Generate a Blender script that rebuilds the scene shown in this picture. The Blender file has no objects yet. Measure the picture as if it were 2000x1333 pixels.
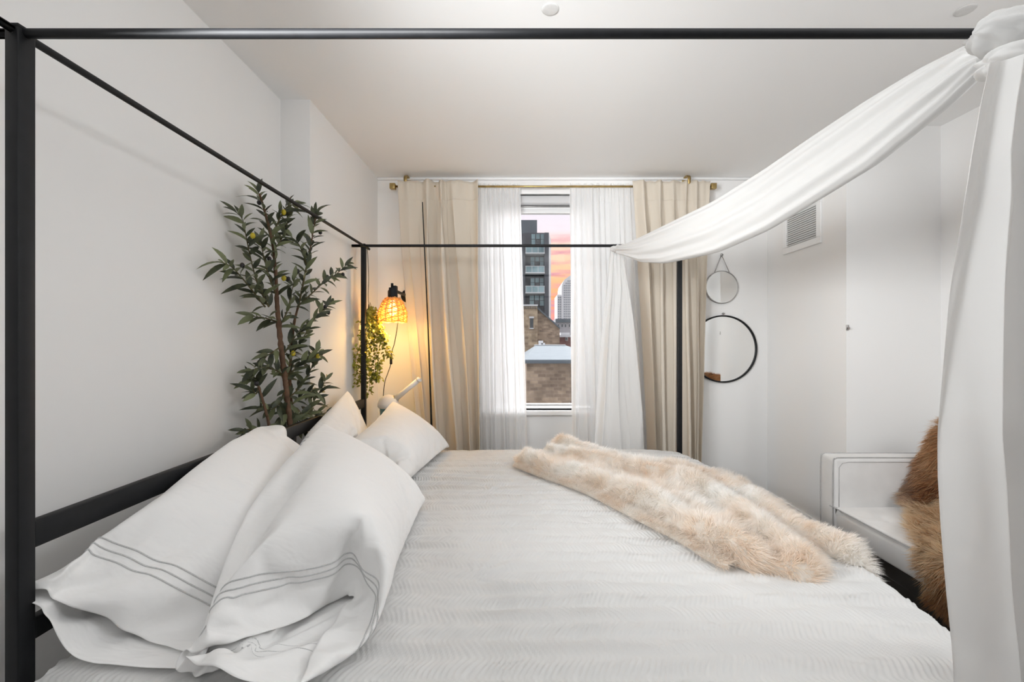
import bpy, bmesh, math, random
import numpy as np
from mathutils import Vector, Matrix
PI = math.pi
random.seed(7); rng = np.random.default_rng(7)
scene = bpy.context.scene
COL = scene.collection
# ------------------------------------------------------------------ camera
F, CX, CY, H = 850.0, 1014.0, 668.0, 1.27
cam = bpy.data.cameras.new('camera'); cam_o = bpy.data.objects.new('camera', cam); COL.objects.link(cam_o)
cam.sensor_width = 36; cam.lens = F / 2000 * 36; cam.shift_x = -14 / 2000; cam.shift_y = 1.5 / 2000
cam.clip_start = 0.05; cam.clip_end = 2000
cam_o.location = (0, 0, H); cam_o.rotation_euler = (PI / 2, 0, 0)
scene.camera = cam_o
vs = scene.view_settings
vs.view_transform = 'Standard'; vs.look = 'None'; vs.gamma = 1; vs.use_curve_mapping = False
vs.exposure = 0.29
scene.cycles.max_bounces = 12; scene.cycles.diffuse_bounces = 9; scene.cycles.transparent_max_bounces = 16
# ------------------------------------------------------------------ sky: a winter sunset, one gradient by elevation all around
world = bpy.data.worlds.new('sky'); scene.world = world; world.use_nodes = True
wn, wl = world.node_tree.nodes, world.node_tree.links
wn.clear()
def N(nodes, t, **kw):
    n = nodes.new(t)
    for k, v in kw.items(): setattr(n, k, v)
    return n
def ramp(nodes, stops, interp='LINEAR'):
    r = nodes.new('ShaderNodeValToRGB'); r.color_ramp.interpolation = interp
    el = r.color_ramp.elements
    while len(el) < len(stops): el.new(0.5)
    for e, (p, c) in zip(el, stops):
        e.position = p; e.color = (*c, 1) if len(c) == 3 else c
    return r
def s2l(r, g, b):
    f = lambda c: (c / 255 / 12.92) if c / 255 <= .04045 else ((c / 255 + .055) / 1.055) ** 2.4
    return (f(r), f(g), f(b))
tc = N(wn, 'ShaderNodeTexCoord'); sp = N(wn, 'ShaderNodeSeparateXYZ'); wl.new(tc.outputs['Generated'], sp.inputs[0])
mp = N(wn, 'ShaderNodeMapping'); mp.inputs['Scale'].default_value = (9, 9, 60); wl.new(tc.outputs['Generated'], mp.inputs[0])
nz = N(wn, 'ShaderNodeTexNoise'); nz.inputs['Scale'].default_value = 1.0; nz.inputs['Detail'].default_value = 4
wl.new(mp.outputs[0], nz.inputs[0])
g = ramp(wn, [(0, s2l(196, 150, 160)), (.045, s2l(226, 150, 150)), (.09, s2l(250, 160, 110)), (.15, s2l(252, 190, 140)),
              (.215, s2l(250, 205, 185)), (.25, s2l(232, 222, 230)), (.36, s2l(226, 224, 236)), (1, s2l(228, 230, 238))])
wl.new(sp.outputs[2], g.inputs[0])
cl = ramp(wn, [(.45, (0, 0, 0)), (.62, (1, 1, 1))]); wl.new(nz.outputs[0], cl.inputs[0])
lo = ramp(wn, [(.03, (0, 0, 0)), (.08, (1, 1, 1)), (.2, (1, 1, 1)), (.26, (0, 0, 0))]); wl.new(sp.outputs[2], lo.inputs[0])
mu = N(wn, 'ShaderNodeMath', operation='MULTIPLY'); wl.new(cl.outputs[0], mu.inputs[0]); wl.new(lo.outputs[0], mu.inputs[1])
az = N(wn, 'ShaderNodeMapRange'); az.interpolation_type = 'SMOOTHSTEP'; az.inputs['From Min'].default_value = -.4; az.inputs['From Max'].default_value = .7; wl.new(sp.outputs[1], az.inputs[0])
g2 = ramp(wn, [(0, s2l(206, 205, 212)), (.3, s2l(222, 222, 232)), (1, s2l(228, 230, 238))]); wl.new(sp.outputs[2], g2.inputs[0])
gm = N(wn, 'ShaderNodeMix', data_type='RGBA'); wl.new(az.outputs[0], gm.inputs[0]); wl.new(g2.outputs[0], gm.inputs[6]); wl.new(g.outputs[0], gm.inputs[7])
mu2 = N(wn, 'ShaderNodeMath', operation='MULTIPLY'); wl.new(mu.outputs[0], mu2.inputs[0]); wl.new(az.outputs[0], mu2.inputs[1])
mx = N(wn, 'ShaderNodeMix', data_type='RGBA'); wl.new(mu2.outputs[0], mx.inputs[0]); wl.new(gm.outputs[2], mx.inputs[6])
mx.inputs[7].default_value = (*s2l(214, 148, 160), 1)
bg = N(wn, 'ShaderNodeBackground'); bg.inputs[1].default_value = 1.05; wl.new(mx.outputs[2], bg.inputs[0])
wo = N(wn, 'ShaderNodeOutputWorld'); wl.new(bg.outputs[0], wo.inputs[0])
# ------------------------------------------------------------------ room lighting: added area lights outside the frame, no fixtures
def area(name, loc, rot, sx, sy, power, col=(1, 1, 1)):
    l = bpy.data.lights.new(name, 'AREA'); l.shape = 'RECTANGLE'; l.size = sx; l.size_y = sy; l.energy = power; l.color = col
    o = bpy.data.objects.new(name, l); COL.objects.link(o); o.location = loc; o.rotation_euler = rot
    return o
def aim(name, loc, to, sx, sy, power, spread, col=(.965, .985, 1)):
    o = area(name, loc, (0, 0, 0), sx, sy, power, col); o.data.spread = math.radians(spread)
    o.rotation_euler = (Vector(to) - Vector(loc)).to_track_quat('-Z', 'Y').to_euler(); return o
aim('key_fill_left', (-.86, .54, 1.62), (1.9, 2.6, 1.42), .35, .4, 9, 84)  # added key from the left for the right wall and bed relief
aim('ceiling_fill', (-.45, .62, 2.02), (.40, 3.1, 2.26), .6, .35, 5.5, 78)  # added beam that brightens the far ceiling
area('up_fill_near', (0.6, .35, 2.12), (PI - .12, 0, 0), 2.0, 0.5, 10, (.965, .985, 1))  # added, aimed up so the near ceiling bounces it down
area('side_fill_right', (2.40, .5, 2.10), (0, PI / 2 - .6, 0), .6, .8, 20, (.965, .985, 1))  # added to brighten the left wall
area('fill_light', (0.2, -1.2, 2.0), (PI, 0, 0), 2.4, 1.2, 13, (.965, .985, 1))  # added, bounces off the ceiling behind the camera
sun = bpy.data.lights.new('sun', 'SUN'); sun.energy = 10.5; sun.angle = 2.0; sun.color = (.95, .975, 1)
sun_o = bpy.data.objects.new('sun', sun); COL.objects.link(sun_o); sun_o.rotation_euler = (math.radians(80), 0, PI)   # soft glow of the bright sky before the window
# ------------------------------------------------------------------ helpers
def P(px, py, Y): return ((px - CX) / F * Y, Y, H - (py - CY) / F * Y)
def base(o):
    b = Vector((0, 0, 0))
    while o is not None: b += o.location; o = o.parent
    return b
def tag(o, label, cat, group=None, kind=None):
    if label: o['label'] = label
    if cat: o['category'] = cat
    if group: o['group'] = group
    if kind: o['kind'] = kind
    return o
def thing(name, label, cat, loc=(0, 0, 0), group=None):
    o = bpy.data.objects.new(name, None); COL.objects.link(o); o.location = loc; o.empty_display_size = .1
    return tag(o, label, cat, group)
def mesh(name, vf, mat, parent=None, smooth=True, origin=None, label=None):
    v, f = vf
    v = np.asarray(v, dtype=float).reshape(-1, 3)
    if parent is not None: off = np.array(base(parent)); loc = (0, 0, 0)
    else:
        off = np.array(origin) if origin is not None else np.array([(v[:, 0].min() + v[:, 0].max()) / 2, (v[:, 1].min() + v[:, 1].max()) / 2, v[:, 2].min()])
        loc = off
    me = bpy.data.meshes.new(name)
    v = v - off
    if isinstance(f, np.ndarray):
        k = f.shape[1]; n = f.shape[0]
        me.vertices.add(len(v)); me.vertices.foreach_set('co', v.ravel())
        me.loops.add(n * k); me.loops.foreach_set('vertex_index', f.ravel().astype(np.int32))
        me.polygons.add(n); me.polygons.foreach_set('loop_start', np.arange(0, n * k, k, dtype=np.int32))
        me.polygons.foreach_set('loop_total', np.full(n, k, dtype=np.int32))
        me.update(calc_edges=True); me.validate()
    else:
        me.from_pydata(v.tolist(), [], f); me.update()
    if smooth: me.polygons.foreach_set('use_smooth', [True] * len(me.polygons))
    if isinstance(mat, (list, tuple)):
        for m in mat: me.materials.append(m)
    else: me.materials.append(mat)
    o = bpy.data.objects.new(name, me); COL.objects.link(o); o.location = loc
    if parent is not None: o.parent = parent
    if label: o['label'] = label
    return o
def sharp(o, ang=40):
    o.data.set_sharp_from_angle(angle=math.radians(ang)); return o
class MB:
    def __init__(s): s.v = []; s.f = []
    def add(s, vf):
        n = len(s.v); s.v += [tuple(map(float, p)) for p in vf[0]]; s.f += [[int(i) + n for i in q] for q in vf[1]]; return s
    def out(s): return s.v, s.f
def boxm(x0, x1, y0, y1, z0, z1, bev=0.0, seg=2):
    bm = bmesh.new(); bmesh.ops.create_cube(bm, size=1)
    for v in bm.verts: v.co = Vector(((x0 + x1) / 2 + v.co.x * (x1 - x0), (y0 + y1) / 2 + v.co.y * (y1 - y0), (z0 + z1) / 2 + v.co.z * (z1 - z0)))
    if bev: bmesh.ops.bevel(bm, geom=bm.edges[:], offset=bev, segments=seg, profile=.5, affect='EDGES', clamp_overlap=True)
    r = [v.co[:] for v in bm.verts], [[v.index for v in f.verts] for f in bm.faces]
    bm.free(); return r
def box(name, x0, x1, y0, y1, z0, z1, mat, parent=None, bev=0.0, seg=2, label=None):
    o = mesh(name, boxm(x0, x1, y0, y1, z0, z1, bev, seg), mat, parent, smooth=bev > 0, label=label)
    if bev: sharp(o, 50)
    return o
def smoothpath(pts, n):
    pts = np.asarray(pts, float); m = len(pts)
    if m == 2: return np.array([pts[0] + (pts[1] - pts[0]) * t for t in np.linspace(0, 1, n)])
    ext = np.vstack([2 * pts[0] - pts[1], pts, 2 * pts[-1] - pts[-2]])
    out = []
    for t in np.linspace(0, m - 1 - 1e-9, n):
        i = int(t); u = t - i; p0, p1, p2, p3 = ext[i:i + 4]
        out.append(.5 * (2 * p1 + (p2 - p0) * u + (2 * p0 - 5 * p1 + 4 * p2 - p3) * u * u + (3 * p1 - p0 - 3 * p2 + p3) * u ** 3))
    return np.array(out)
def tubem(path, r, segs=8, caps=True):
    path = [Vector(p) for p in path]; n = len(path)
    rs = [r] * n if not hasattr(r, '__len__') else list(r)
    v, f = [], []; up = None
    for i in range(n):
        t = (path[min(i + 1, n - 1)] - path[max(i - 1, 0)]).normalized()
        if up is None: up = Vector((0, 0, 1)) if abs(t.z) < .9 else Vector((1, 0, 0))
        a = t.cross(up).normalized(); b = a.cross(t).normalized(); up = b
        for k in range(segs):
            th = 2 * PI * k / segs + PI / segs
            v.append((path[i] + (a * math.cos(th) + b * math.sin(th)) * rs[i])[:])
    for i in range(n - 1):
        for k in range(segs):
            k2 = (k + 1) % segs
            f.append([i * segs + k, i * segs + k2, (i + 1) * segs + k2, (i + 1) * segs + k])
    if caps: f.append(list(range(segs))[::-1]); f.append(list(range((n - 1) * segs, n * segs)))
    return v, f
def lathem(prof, c=(0, 0, 0), segs=24, axis='Z'):
    v, f = [], []
    for r, z in prof:
        for k in range(segs):
            th = 2 * PI * k / segs
            if axis == 'Z': v.append((c[0] + r * math.cos(th), c[1] + r * math.sin(th), c[2] + z))
            else: v.append((c[0] + r * math.cos(th), c[1] + z, c[2] + r * math.sin(th)))
    for i in range(len(prof) - 1):
        for k in range(segs):
            k2 = (k + 1) % segs; q = [i * segs + k, i * segs + k2, (i + 1) * segs + k2, (i + 1) * segs + k]
            f.append(q if axis == 'Z' else q[::-1])
    if prof[0][0] > 1e-6: f.append(list(range(segs))[::-1])
    if prof[-1][0] > 1e-6: f.append(list(range((len(prof) - 1) * segs, len(prof) * segs)))
    return v, f
def gridf(nu, nv, wrap=False):
    i, j = np.meshgrid(np.arange(nu - 1), np.arange(nv if wrap else nv - 1), indexing='ij')
    j2 = (j + 1) % nv
    return np.stack([i * nv + j, (i + 1) * nv + j, (i + 1) * nv + j2, i * nv + j2], -1).reshape(-1, 4)
def vnoise(p, seed=0):
    p = np.asarray(p, float); i = np.floor(p).astype(np.int64); u = p - i; u = u * u * (3 - 2 * u)
    def h(a, b, c):
        n = (a * 374761393 + b * 668265263 + c * 2147483647 + seed * 974634721) & 0xffffffff
        n = ((n ^ (n >> 13)) * 1274126177) & 0xffffffff
        return ((n ^ (n >> 16)) & 0xffff) / 65535.0
    r = 0
    for dx in (0, 1):
        for dy in (0, 1):
            for dz in (0, 1):
                w = (u[..., 0] if dx else 1 - u[..., 0]) * (u[..., 1] if dy else 1 - u[..., 1]) * (u[..., 2] if dz else 1 - u[..., 2])
                r = r + w * h(i[..., 0] + dx, i[..., 1] + dy, i[..., 2] + dz)
    return r * 2 - 1
def fbm(p, oct=3, seed=0):
    r = 0; a = 1.0; p = np.asarray(p, float)
    for k in range(oct): r = r + a * vnoise(p * 2 ** k, seed + k); a *= .5
    return r
def sstep(a, b, x): t = np.clip((x - a) / (b - a), 0, 1); return t * t * (3 - 2 * t)
def interp_poly(pts, t):
    pts = np.asarray(pts, float); k = np.linspace(0, 1, len(pts))
    return np.stack([np.interp(t, k, pts[:, i]) for i in range(pts.shape[1])], -1)
# ------------------------------------------------------------------ materials
def mat(name, col, rough=.5, metal=0.0, spec=.5, noise=None, bump=None, sheen=0.0, coat=0.0):
    m = bpy.data.materials.new(name); m.use_nodes = True
    nt = m.node_tree; b = nt.nodes['Principled BSDF']
    b.inputs['Base Color'].default_value = (*col, 1); b.inputs['Roughness'].default_value = rough
    b.inputs['Metallic'].default_value = metal; b.inputs['Specular IOR Level'].default_value = spec
    b.inputs['Sheen Weight'].default_value = sheen; b.inputs['Coat Weight'].default_value = coat
    tcn = nt.nodes.new('ShaderNodeTexCoord')
    if noise:
        sc, amt = noise[:2]
        n = N(nt.nodes, 'ShaderNodeTexNoise'); n.inputs['Scale'].default_value = sc; n.inputs['Detail'].default_value = 5
        nt.links.new(tcn.outputs['Object'], n.inputs[0])
        c2 = noise[2] if len(noise) > 2 else tuple(max(0, c * (1 - amt)) for c in col)
        r = ramp(nt.nodes, [(.35, col), (.68, c2)]); nt.links.new(n.outputs[0], r.inputs[0]); nt.links.new(r.outputs[0], b.inputs['Base Color'])
    if bump:
        sc, st, dist = bump
        n = N(nt.nodes, 'ShaderNodeTexNoise'); n.inputs['Scale'].default_value = sc; n.inputs['Detail'].default_value = 6
        nt.links.new(tcn.outputs['Object'], n.inputs[0])
        bp = N(nt.nodes, 'ShaderNodeBump'); bp.inputs['Strength'].default_value = st; bp.inputs['Distance'].default_value = dist
        nt.links.new(n.outputs[0], bp.inputs['Height']); nt.links.new(bp.outputs[0], b.inputs['Normal'])
    return m
def cloth_mat(name, col, trans=.3, clear=0.0, weave=900, bump=.15, rough=.9):
    m = bpy.data.materials.new(name); m.use_nodes = True; nt = m.node_tree; nt.nodes.clear()
    tcn = N(nt.nodes, 'ShaderNodeTexCoord')
    n = N(nt.nodes, 'ShaderNodeTexNoise'); n.inputs['Scale'].default_value = weave; n.inputs['Detail'].default_value = 3
    nt.links.new(tcn.outputs['Object'], n.inputs[0])
    bp = N(nt.nodes, 'ShaderNodeBump'); bp.inputs['Strength'].default_value = bump; bp.inputs['Distance'].default_value = .002
    nt.links.new(n.outputs[0], bp.inputs['Height'])
    d = N(nt.nodes, 'ShaderNodeBsdfDiffuse'); d.inputs[0].default_value = (*col, 1); nt.links.new(bp.outputs[0], d.inputs['Normal'])
    t = N(nt.nodes, 'ShaderNodeBsdfTranslucent'); t.inputs[0].default_value = (*col, 1)
    x = N(nt.nodes, 'ShaderNodeMixShader'); x.inputs[0].default_value = trans
    nt.links.new(d.outputs[0], x.inputs[1]); nt.links.new(t.outputs[0], x.inputs[2]); out = x
    if clear:
        tr = N(nt.nodes, 'ShaderNodeBsdfTransparent'); y = N(nt.nodes, 'ShaderNodeMixShader'); y.inputs[0].default_value = clear
        nt.links.new(x.outputs[0], y.inputs[1]); nt.links.new(tr.outputs[0], y.inputs[2]); out = y
    o = N(nt.nodes, 'ShaderNodeOutputMaterial'); nt.links.new(out.outputs[0], o.inputs[0])
    return m
def fur_mat(name):
    m = bpy.data.materials.new(name); m.use_nodes = True; nt = m.node_tree; nt.nodes.clear()
    a = N(nt.nodes, 'ShaderNodeAttribute', attribute_name='tint')
    d = N(nt.nodes, 'ShaderNodeBsdfDiffuse'); t = N(nt.nodes, 'ShaderNodeBsdfTranslucent'); x = N(nt.nodes, 'ShaderNodeMixShader'); x.inputs[0].default_value = .55
    gl = N(nt.nodes, 'ShaderNodeBsdfGlossy'); gl.inputs['Roughness'].default_value = .5; gl.inputs[0].default_value = (.6, .58, .55, 1)
    y = N(nt.nodes, 'ShaderNodeMixShader'); y.inputs[0].default_value = .06
    nt.links.new(a.outputs[0], d.inputs[0]); nt.links.new(a.outputs[0], t.inputs[0])
    nt.links.new(d.outputs[0], x.inputs[1]); nt.links.new(t.outputs[0], x.inputs[2]); nt.links.new(x.outputs[0], y.inputs[1]); nt.links.new(gl.outputs[0], y.inputs[2])
    o = N(nt.nodes, 'ShaderNodeOutputMaterial'); nt.links.new(y.outputs[0], o.inputs[0])
    return m
def glass_mat(name, tint=(1, 1, 1), ior=1.45):
    m = bpy.data.materials.new(name); m.use_nodes = True; nt = m.node_tree; nt.nodes.clear()
    tr = N(nt.nodes, 'ShaderNodeBsdfTransparent'); tr.inputs[0].default_value = (*tint, 1)
    gl = N(nt.nodes, 'ShaderNodeBsdfGlossy'); gl.inputs['Roughness'].default_value = 0
    fr = N(nt.nodes, 'ShaderNodeFresnel'); fr.inputs[0].default_value = ior
    x = N(nt.nodes, 'ShaderNodeMixShader'); nt.links.new(fr.outputs[0], x.inputs[0]); nt.links.new(tr.outputs[0], x.inputs[1]); nt.links.new(gl.outputs[0], x.inputs[2])
    o = N(nt.nodes, 'ShaderNodeOutputMaterial'); nt.links.new(x.outputs[0], o.inputs[0])
    return m
M = {}
M['wall'] = mat('wall_paint', (.84, .835, .828), .85, spec=.2, bump=(160, .04, .002))
M['ceiling'] = mat('ceiling_paint', (.87, .866, .86), .9, spec=.15, bump=(120, .04, .002))
M['trim'] = mat('white_gloss_trim', (.86, .86, .86), .35, bump=(40, .02, .001))
M['black'] = mat('black_powder_coat', (.008, .0085, .010), .5, spec=.3, noise=(30, .35), bump=(500, .05, .0004))
M['hole'] = mat('dark_screw_recess', (.003, .003, .003), .7, bump=(100, .02, .001))
M['brass'] = mat('aged_brass', (.55, .40, .17), .35, metal=1, noise=(25, .3), bump=(200, .04, .0005))
M['beige'] = cloth_mat('beige_linen_curtain', (.80, .735, .64), .25, 0, 700, .2)
M['sheer'] = cloth_mat('white_sheer_voile', (.96, .96, .96), .48, .07, 900, .1)
M['scarf'] = cloth_mat('white_canopy_gauze', (.77, .766, .757), .34, .04, 900, .12)
M['linen'] = cloth_mat('white_cotton_sateen', (.86, .855, .85), .12, 0, 500, .06)
M['stitch'] = mat('grey_stitching', (.60, .60, .60), .9, noise=(400, .2))
M['velvet'] = mat('pale_grey_velvet', (.70, .69, .68), .8, spec=.2, sheen=.35, noise=(9, .08), bump=(350, .08, .001))
M['piping'] = mat('grey_piping', (.46, .455, .45), .8, noise=(50, .15))
M['leg'] = mat('dark_stained_leg', (.02, .015, .012), .4, noise=(20, .4))
M['mirror'] = mat('silvered_mirror_glass', (.93, .94, .94), .015, metal=1, noise=(3, .01))
M['steel'] = mat('brushed_steel', (.45, .44, .43), .35, metal=1, noise=(40, .2))
M['pane'] = glass_mat('window_glass')
M['fur'] = fur_mat('fur_strands')
# ------------------------------------------------------------------ the room
CZ = 2.55; YF = 3.4; XL = -1.105; XLR = -1.261; YP = 2.30; XR1 = 1.94; YR = 2.58; XR = 2.50; YB = -2.2
def struct(o): o['kind'] = 'structure'; return o
WX0, WX1, WZ0, WZ1 = -.256, .596, H - .535, H + 1.165
b = MB()
b.add(boxm(XL - .3, WX0, YF, YF + .22, 0, CZ)).add(boxm(WX1, XR1 + .3, YF, YF + .22, 0, CZ))
b.add(boxm(WX0, WX1, YF, YF + .22, 0, WZ0)).add(boxm(WX0, WX1, YF, YF + .22, WZ1, CZ))
struct(mesh('wall_far', b.out(), M['wall'], smooth=False))
struct(box('wall_left', XLR - .15, XLR, YB, YF + .22, 0, CZ, M['wall']))
struct(box('wall_left_pier', XLR, XL, YP, YF, 0, CZ, M['wall']))
struct(box('wall_right_pier', XR1, XR + .15, YR, YF, 0, CZ, M['wall']))
struct(box('wall_right', XR, XR + .15, YB, YR, 0, CZ, M['wall']))
struct(box('wall_near', XLR - .15, XR + .15, YB - .15, YB, 0, CZ, M['wall']))
struct(box('ceiling', XLR - .15, XR + .15, YB - .15, YF + .22, CZ, CZ + .15, M['ceiling']))
fl = struct(box('floor', XLR - .15, XR + .15, YB - .15, YF + .22, -.12, -.012, mat('dark_subfloor', (.006, .005, .004), .8, noise=(10, .3))))
M['plank'] = mat('espresso_oak_plank', (.022, .014, .010), .38, noise=(14, .5), bump=(60, .08, .001))
pm = {}
for L in (.7, .95, 1.2):
    v, f = boxm(-.0615, .0615, -L / 2 + .001, L / 2 - .001, -.012, 0, .0012, 1)
    me = bpy.data.meshes.new('plank'); me.from_pydata(v, [], f); me.materials.append(M['plank']); pm[L] = me
fb = base(fl); x = XLR + .0625
while x < XR - .03:
    y = YB + random.choice((0, -.3, -.55))
    while y < YF:
        L = random.choice((.7, .95, 1.2))
        if YF - .7 < y + L: L = .7
        yc = y + L / 2
        if y + L <= YF + .71 and yc + L / 2 <= YF + .2 and yc - L / 2 > YB - .6:
            o = bpy.data.objects.new('plank', pm[L]); COL.objects.link(o); o.parent = fl
            o.location = Vector((x, yc, 0)) - fb
        y += L
    x += .125
for n, a in (('baseboard_far', (XL, XR1, YF - .014, YF, 0, .11)), ('baseboard_right_pier', (XR1 - .014, XR1, YR, YF - .014, 0, .11)),
             ('baseboard_alcove', (XR1 - .014, XR - .014, YR - .014, YR, 0, .11)), ('baseboard_right', (XR - .014, XR, YB, YR - .014, 0, .11)),
             ('baseboard_left', (XLR, XLR + .014, YB, YP, 0, .11))):
    struct(box(n, *a, M['trim'], bev=.003))
struct(box('trim_1', XL, XR1, YF - .022, YF, CZ - .02, CZ, M['trim'], bev=.006))
# window: frame, casements, panes, sill, shade
w = box('window_1', WX0, WX1, YF + .10, YF + .15, WZ1 - .10, WZ1, M['trim'], bev=.004); struct(w)
W0, W1, Z0, Z1 = WX0 + .0, WX1, H - .515, WZ1 - .10
MX0 = P(1119, 0, YF + .12)[0]; MX1 = P(1146, 0, YF + .12)[0]
GZ0 = H - .50; GZ1 = H + 1.035
box('frame_stile', W0, W0 + .05, YF + .10, YF + .15, Z0, Z1, M['trim'], w, .004)
box('frame_stile', W1 - .03, W1, YF + .10, YF + .15, Z0, Z1, M['trim'], w, .004)
box('mullion', MX0, MX1, YF + .09, YF + .15, Z0, Z1, M['trim'], w, .005)
box('frame_rail', W0, W1, YF + .095, YF + .15, Z0, GZ0, M['trim'], w, .004)
box('frame_rail', W0, W1, YF + .095, YF + .15, GZ1, Z1 - .0, M['trim'], w, .004)
box('glazing_bead', W0 + .05, MX0, YF + .085, YF + .10, GZ1 - .004, GZ1 + .012, M['trim'], w, .003)
box('glazing_bead', W0 + .05, MX0, YF + .085, YF + .10, GZ1 + .045, GZ1 + .055, M['steel'], w, .003)
box('pane', W0 + .05, MX0, YF + .12, YF + .124, GZ0, GZ1, M['pane'], w)
box('pane', MX1, W1 - .03, YF + .12, YF + .124, GZ0, GZ1, M['pane'], w)
box('window_sill', W0 - .04, W1 + .04, YF - .035, YF + .10, H - .572, H - .535, M['trim'], w, .006)
box('roller_shade', W0 + .01, W1 - .01, YF + .025, YF + .085, WZ1 - .075, WZ1 - .012, mat('grey_shade_cassette', (.62, .62, .63), .5, bump=(80, .03, .001)), w, .01)
box('window_casing', W0 - .02, W1 + .02, YF - .012, YF + .005, WZ1 - .012, WZ1 + .04, M['trim'], w, .004)
# air vent on the right pier
vy0, vy1, vz0, vz1 = 2.785, 3.185, H + .635, H + .945
v = thing('air_vent', 'white louvred air vent grille high on the right wall', 'vent', (XR1, (vy0 + vy1) / 2, vz0))
b = MB(); fw = .045
for a in ((vy0, vy1, vz0, vz0 + fw), (vy0, vy1, vz1 - fw, vz1), (vy0, vy0 + fw, vz0 + fw, vz1 - fw), (vy1 - fw, vy1, vz0 + fw, vz1 - fw)):
    b.add(boxm(XR1 - .012, XR1 + .0, *a, .003, 1))
mesh('frame', b.out(), M['trim'], v, smooth=False)
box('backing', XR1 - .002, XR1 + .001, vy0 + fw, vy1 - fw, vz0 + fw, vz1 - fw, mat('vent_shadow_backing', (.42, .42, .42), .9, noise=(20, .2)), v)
ns = 15
for i in range(ns):
    z = vz0 + fw + (i + .5) * (vz1 - vz0 - 2 * fw) / ns
    q = [(XR1 - .003, vy0 + fw, z + .007), (XR1 - .003, vy1 - fw, z + .007), (XR1 - .013, vy1 - fw, z - .004), (XR1 - .013, vy0 + fw, z - .004)]
    q2 = [(x, y, zz - .0018) for x, y, zz in q]
    mesh('slat', (q + q2, [[0, 1, 2, 3], [7, 6, 5, 4], [0, 4, 5, 1], [1, 5, 6, 2], [2, 6, 7, 3], [3, 7, 4, 0]]), M['trim'], v, smooth=False)
M['cover'] = mat('dull_white_cover_plate', (.70, .695, .685), .8, noise=(30, .06))  # a slightly darker white than the ceiling paint
for (px, py), lab in (((1885, 20), 'white round sprinkler cover plate on ceiling near the tied white canopy cloth'), ((1075, 18), 'faint white round sprinkler cover plate on ceiling above the middle of top bed rail')):
    d = F * (CZ - H) / (CY - py); c = P(px, py, d)
    o = mesh('sprinkler_cover', lathem([(.0, -.003), (.026, -.003), (.032, -.002), (.034, 0)], (c[0], c[1], CZ), 28), M['cover'])
    tag(o, lab, 'sprinkler cover', 'ceiling sprinkler covers')
# small wall hook at the pier corner
c = P(1657, 641, YR)
tag(mesh('wall_hook', MB().add(boxm(XR1 - .004, XR1 + .012, YR - .006, YR, c[2] - .015, c[2] + .018, .002)).add(tubem(smoothpath([(XR1 + .004, YR - .004, c[2] + .005), (XR1 + .004, YR - .018, c[2] - .008), (XR1 + .004, YR - .02, c[2] + .004)], 8), .003, 6)).out(), M['steel']), 'tiny metal hook on the outer corner of right wall', 'hook')

# ------------------------------------------------------------------ outdoors
M['stone'] = None
def stone_mat(name, c1, c2, mortar, bw=.5, rh=.22, off=.02):
    m = bpy.data.materials.new(name); m.use_nodes = True; nt = m.node_tree; bs = nt.nodes['Principled BSDF']; bs.inputs['Roughness'].default_value = .9
    t = N(nt.nodes, 'ShaderNodeTexCoord'); mpn = N(nt.nodes, 'ShaderNodeMapping'); mpn.inputs['Rotation'].default_value = (PI / 2, 0, 0); nt.links.new(t.outputs['Object'], mpn.inputs[0])
    nn = N(nt.nodes, 'ShaderNodeTexNoise'); nn.inputs['Scale'].default_value = 1.5; nt.links.new(t.outputs['Object'], nn.inputs[0])
    br = N(nt.nodes, 'ShaderNodeTexBrick'); br.inputs['Color1'].default_value = (*c1, 1); br.inputs['Color2'].default_value = (*c2, 1); br.inputs['Mortar'].default_value = (*mortar, 1)
    br.inputs['Scale'].default_value = 1; br.inputs['Brick Width'].default_value = bw; br.inputs['Row Height'].default_value = rh; br.inputs['Mortar Size'].default_value = off; br.offset_frequency = 2
    nt.links.new(mpn.outputs[0], br.inputs[0])
    mxx = N(nt.nodes, 'ShaderNodeMix', data_type='RGBA', blend_type='MULTIPLY'); mxx.inputs[0].default_value = .75
    r = ramp(nt.nodes, [(.3, (.55, .5, .45)), (.7, (1.25, 1.2, 1.15))]); n2 = N(nt.nodes, 'ShaderNodeTexNoise'); n2.inputs['Scale'].default_value = 2.6; n2.inputs['Detail'].default_value = 5
    nt.links.new(t.outputs['Object'], n2.inputs[0]); nt.links.new(n2.outputs[0], r.inputs[0])
    nt.links.new(br.outputs[0], mxx.inputs[6]); nt.links.new(r.outputs[0], mxx.inputs[7]); nt.links.new(mxx.outputs[2], bs.inputs['Base Color'])
    bp = N(nt.nodes, 'ShaderNodeBump'); bp.inputs['Strength'].default_value = .5; bp.inputs['Distance'].default_value = .05; nt.links.new(n2.outputs[0], bp.inputs['Height']); nt.links.new(bp.outputs[0], bs.inputs['Normal'])
    return m
stone1 = stone_mat('brown_rubble_stone', s2l(176, 158, 136), s2l(138, 122, 106), s2l(160, 146, 130), .26, .11, .010)
stone2 = stone_mat('buff_rubble_stone', s2l(188, 172, 146), s2l(150, 134, 112), s2l(176, 162, 142), .36, .17, .014)
M['slate'] = mat('pale_slate_roof', s2l(120, 130, 136), .7, noise=(3, .12), bump=(4, .3, .03))
M['dgrey'] = mat('charcoal_cladding', s2l(72, 76, 82), .6, noise=(.8, .12), bump=(3, .05, .01))
M['mgrey'] = mat('slate_cladding', s2l(96, 106, 112), .6, noise=(.8, .12))
M['conc'] = mat('pale_concrete_slab', s2l(215, 218, 218), .7, noise=(1, .08))
M['tglass'] = mat('teal_window_glass', s2l(150, 180, 184), .08, spec=.8, noise=(.35, .3, s2l(88, 118, 122)))
M['dglass'] = mat('dark_window_glass', s2l(48, 58, 62), .1, spec=.8, noise=(.4, .3))
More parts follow.
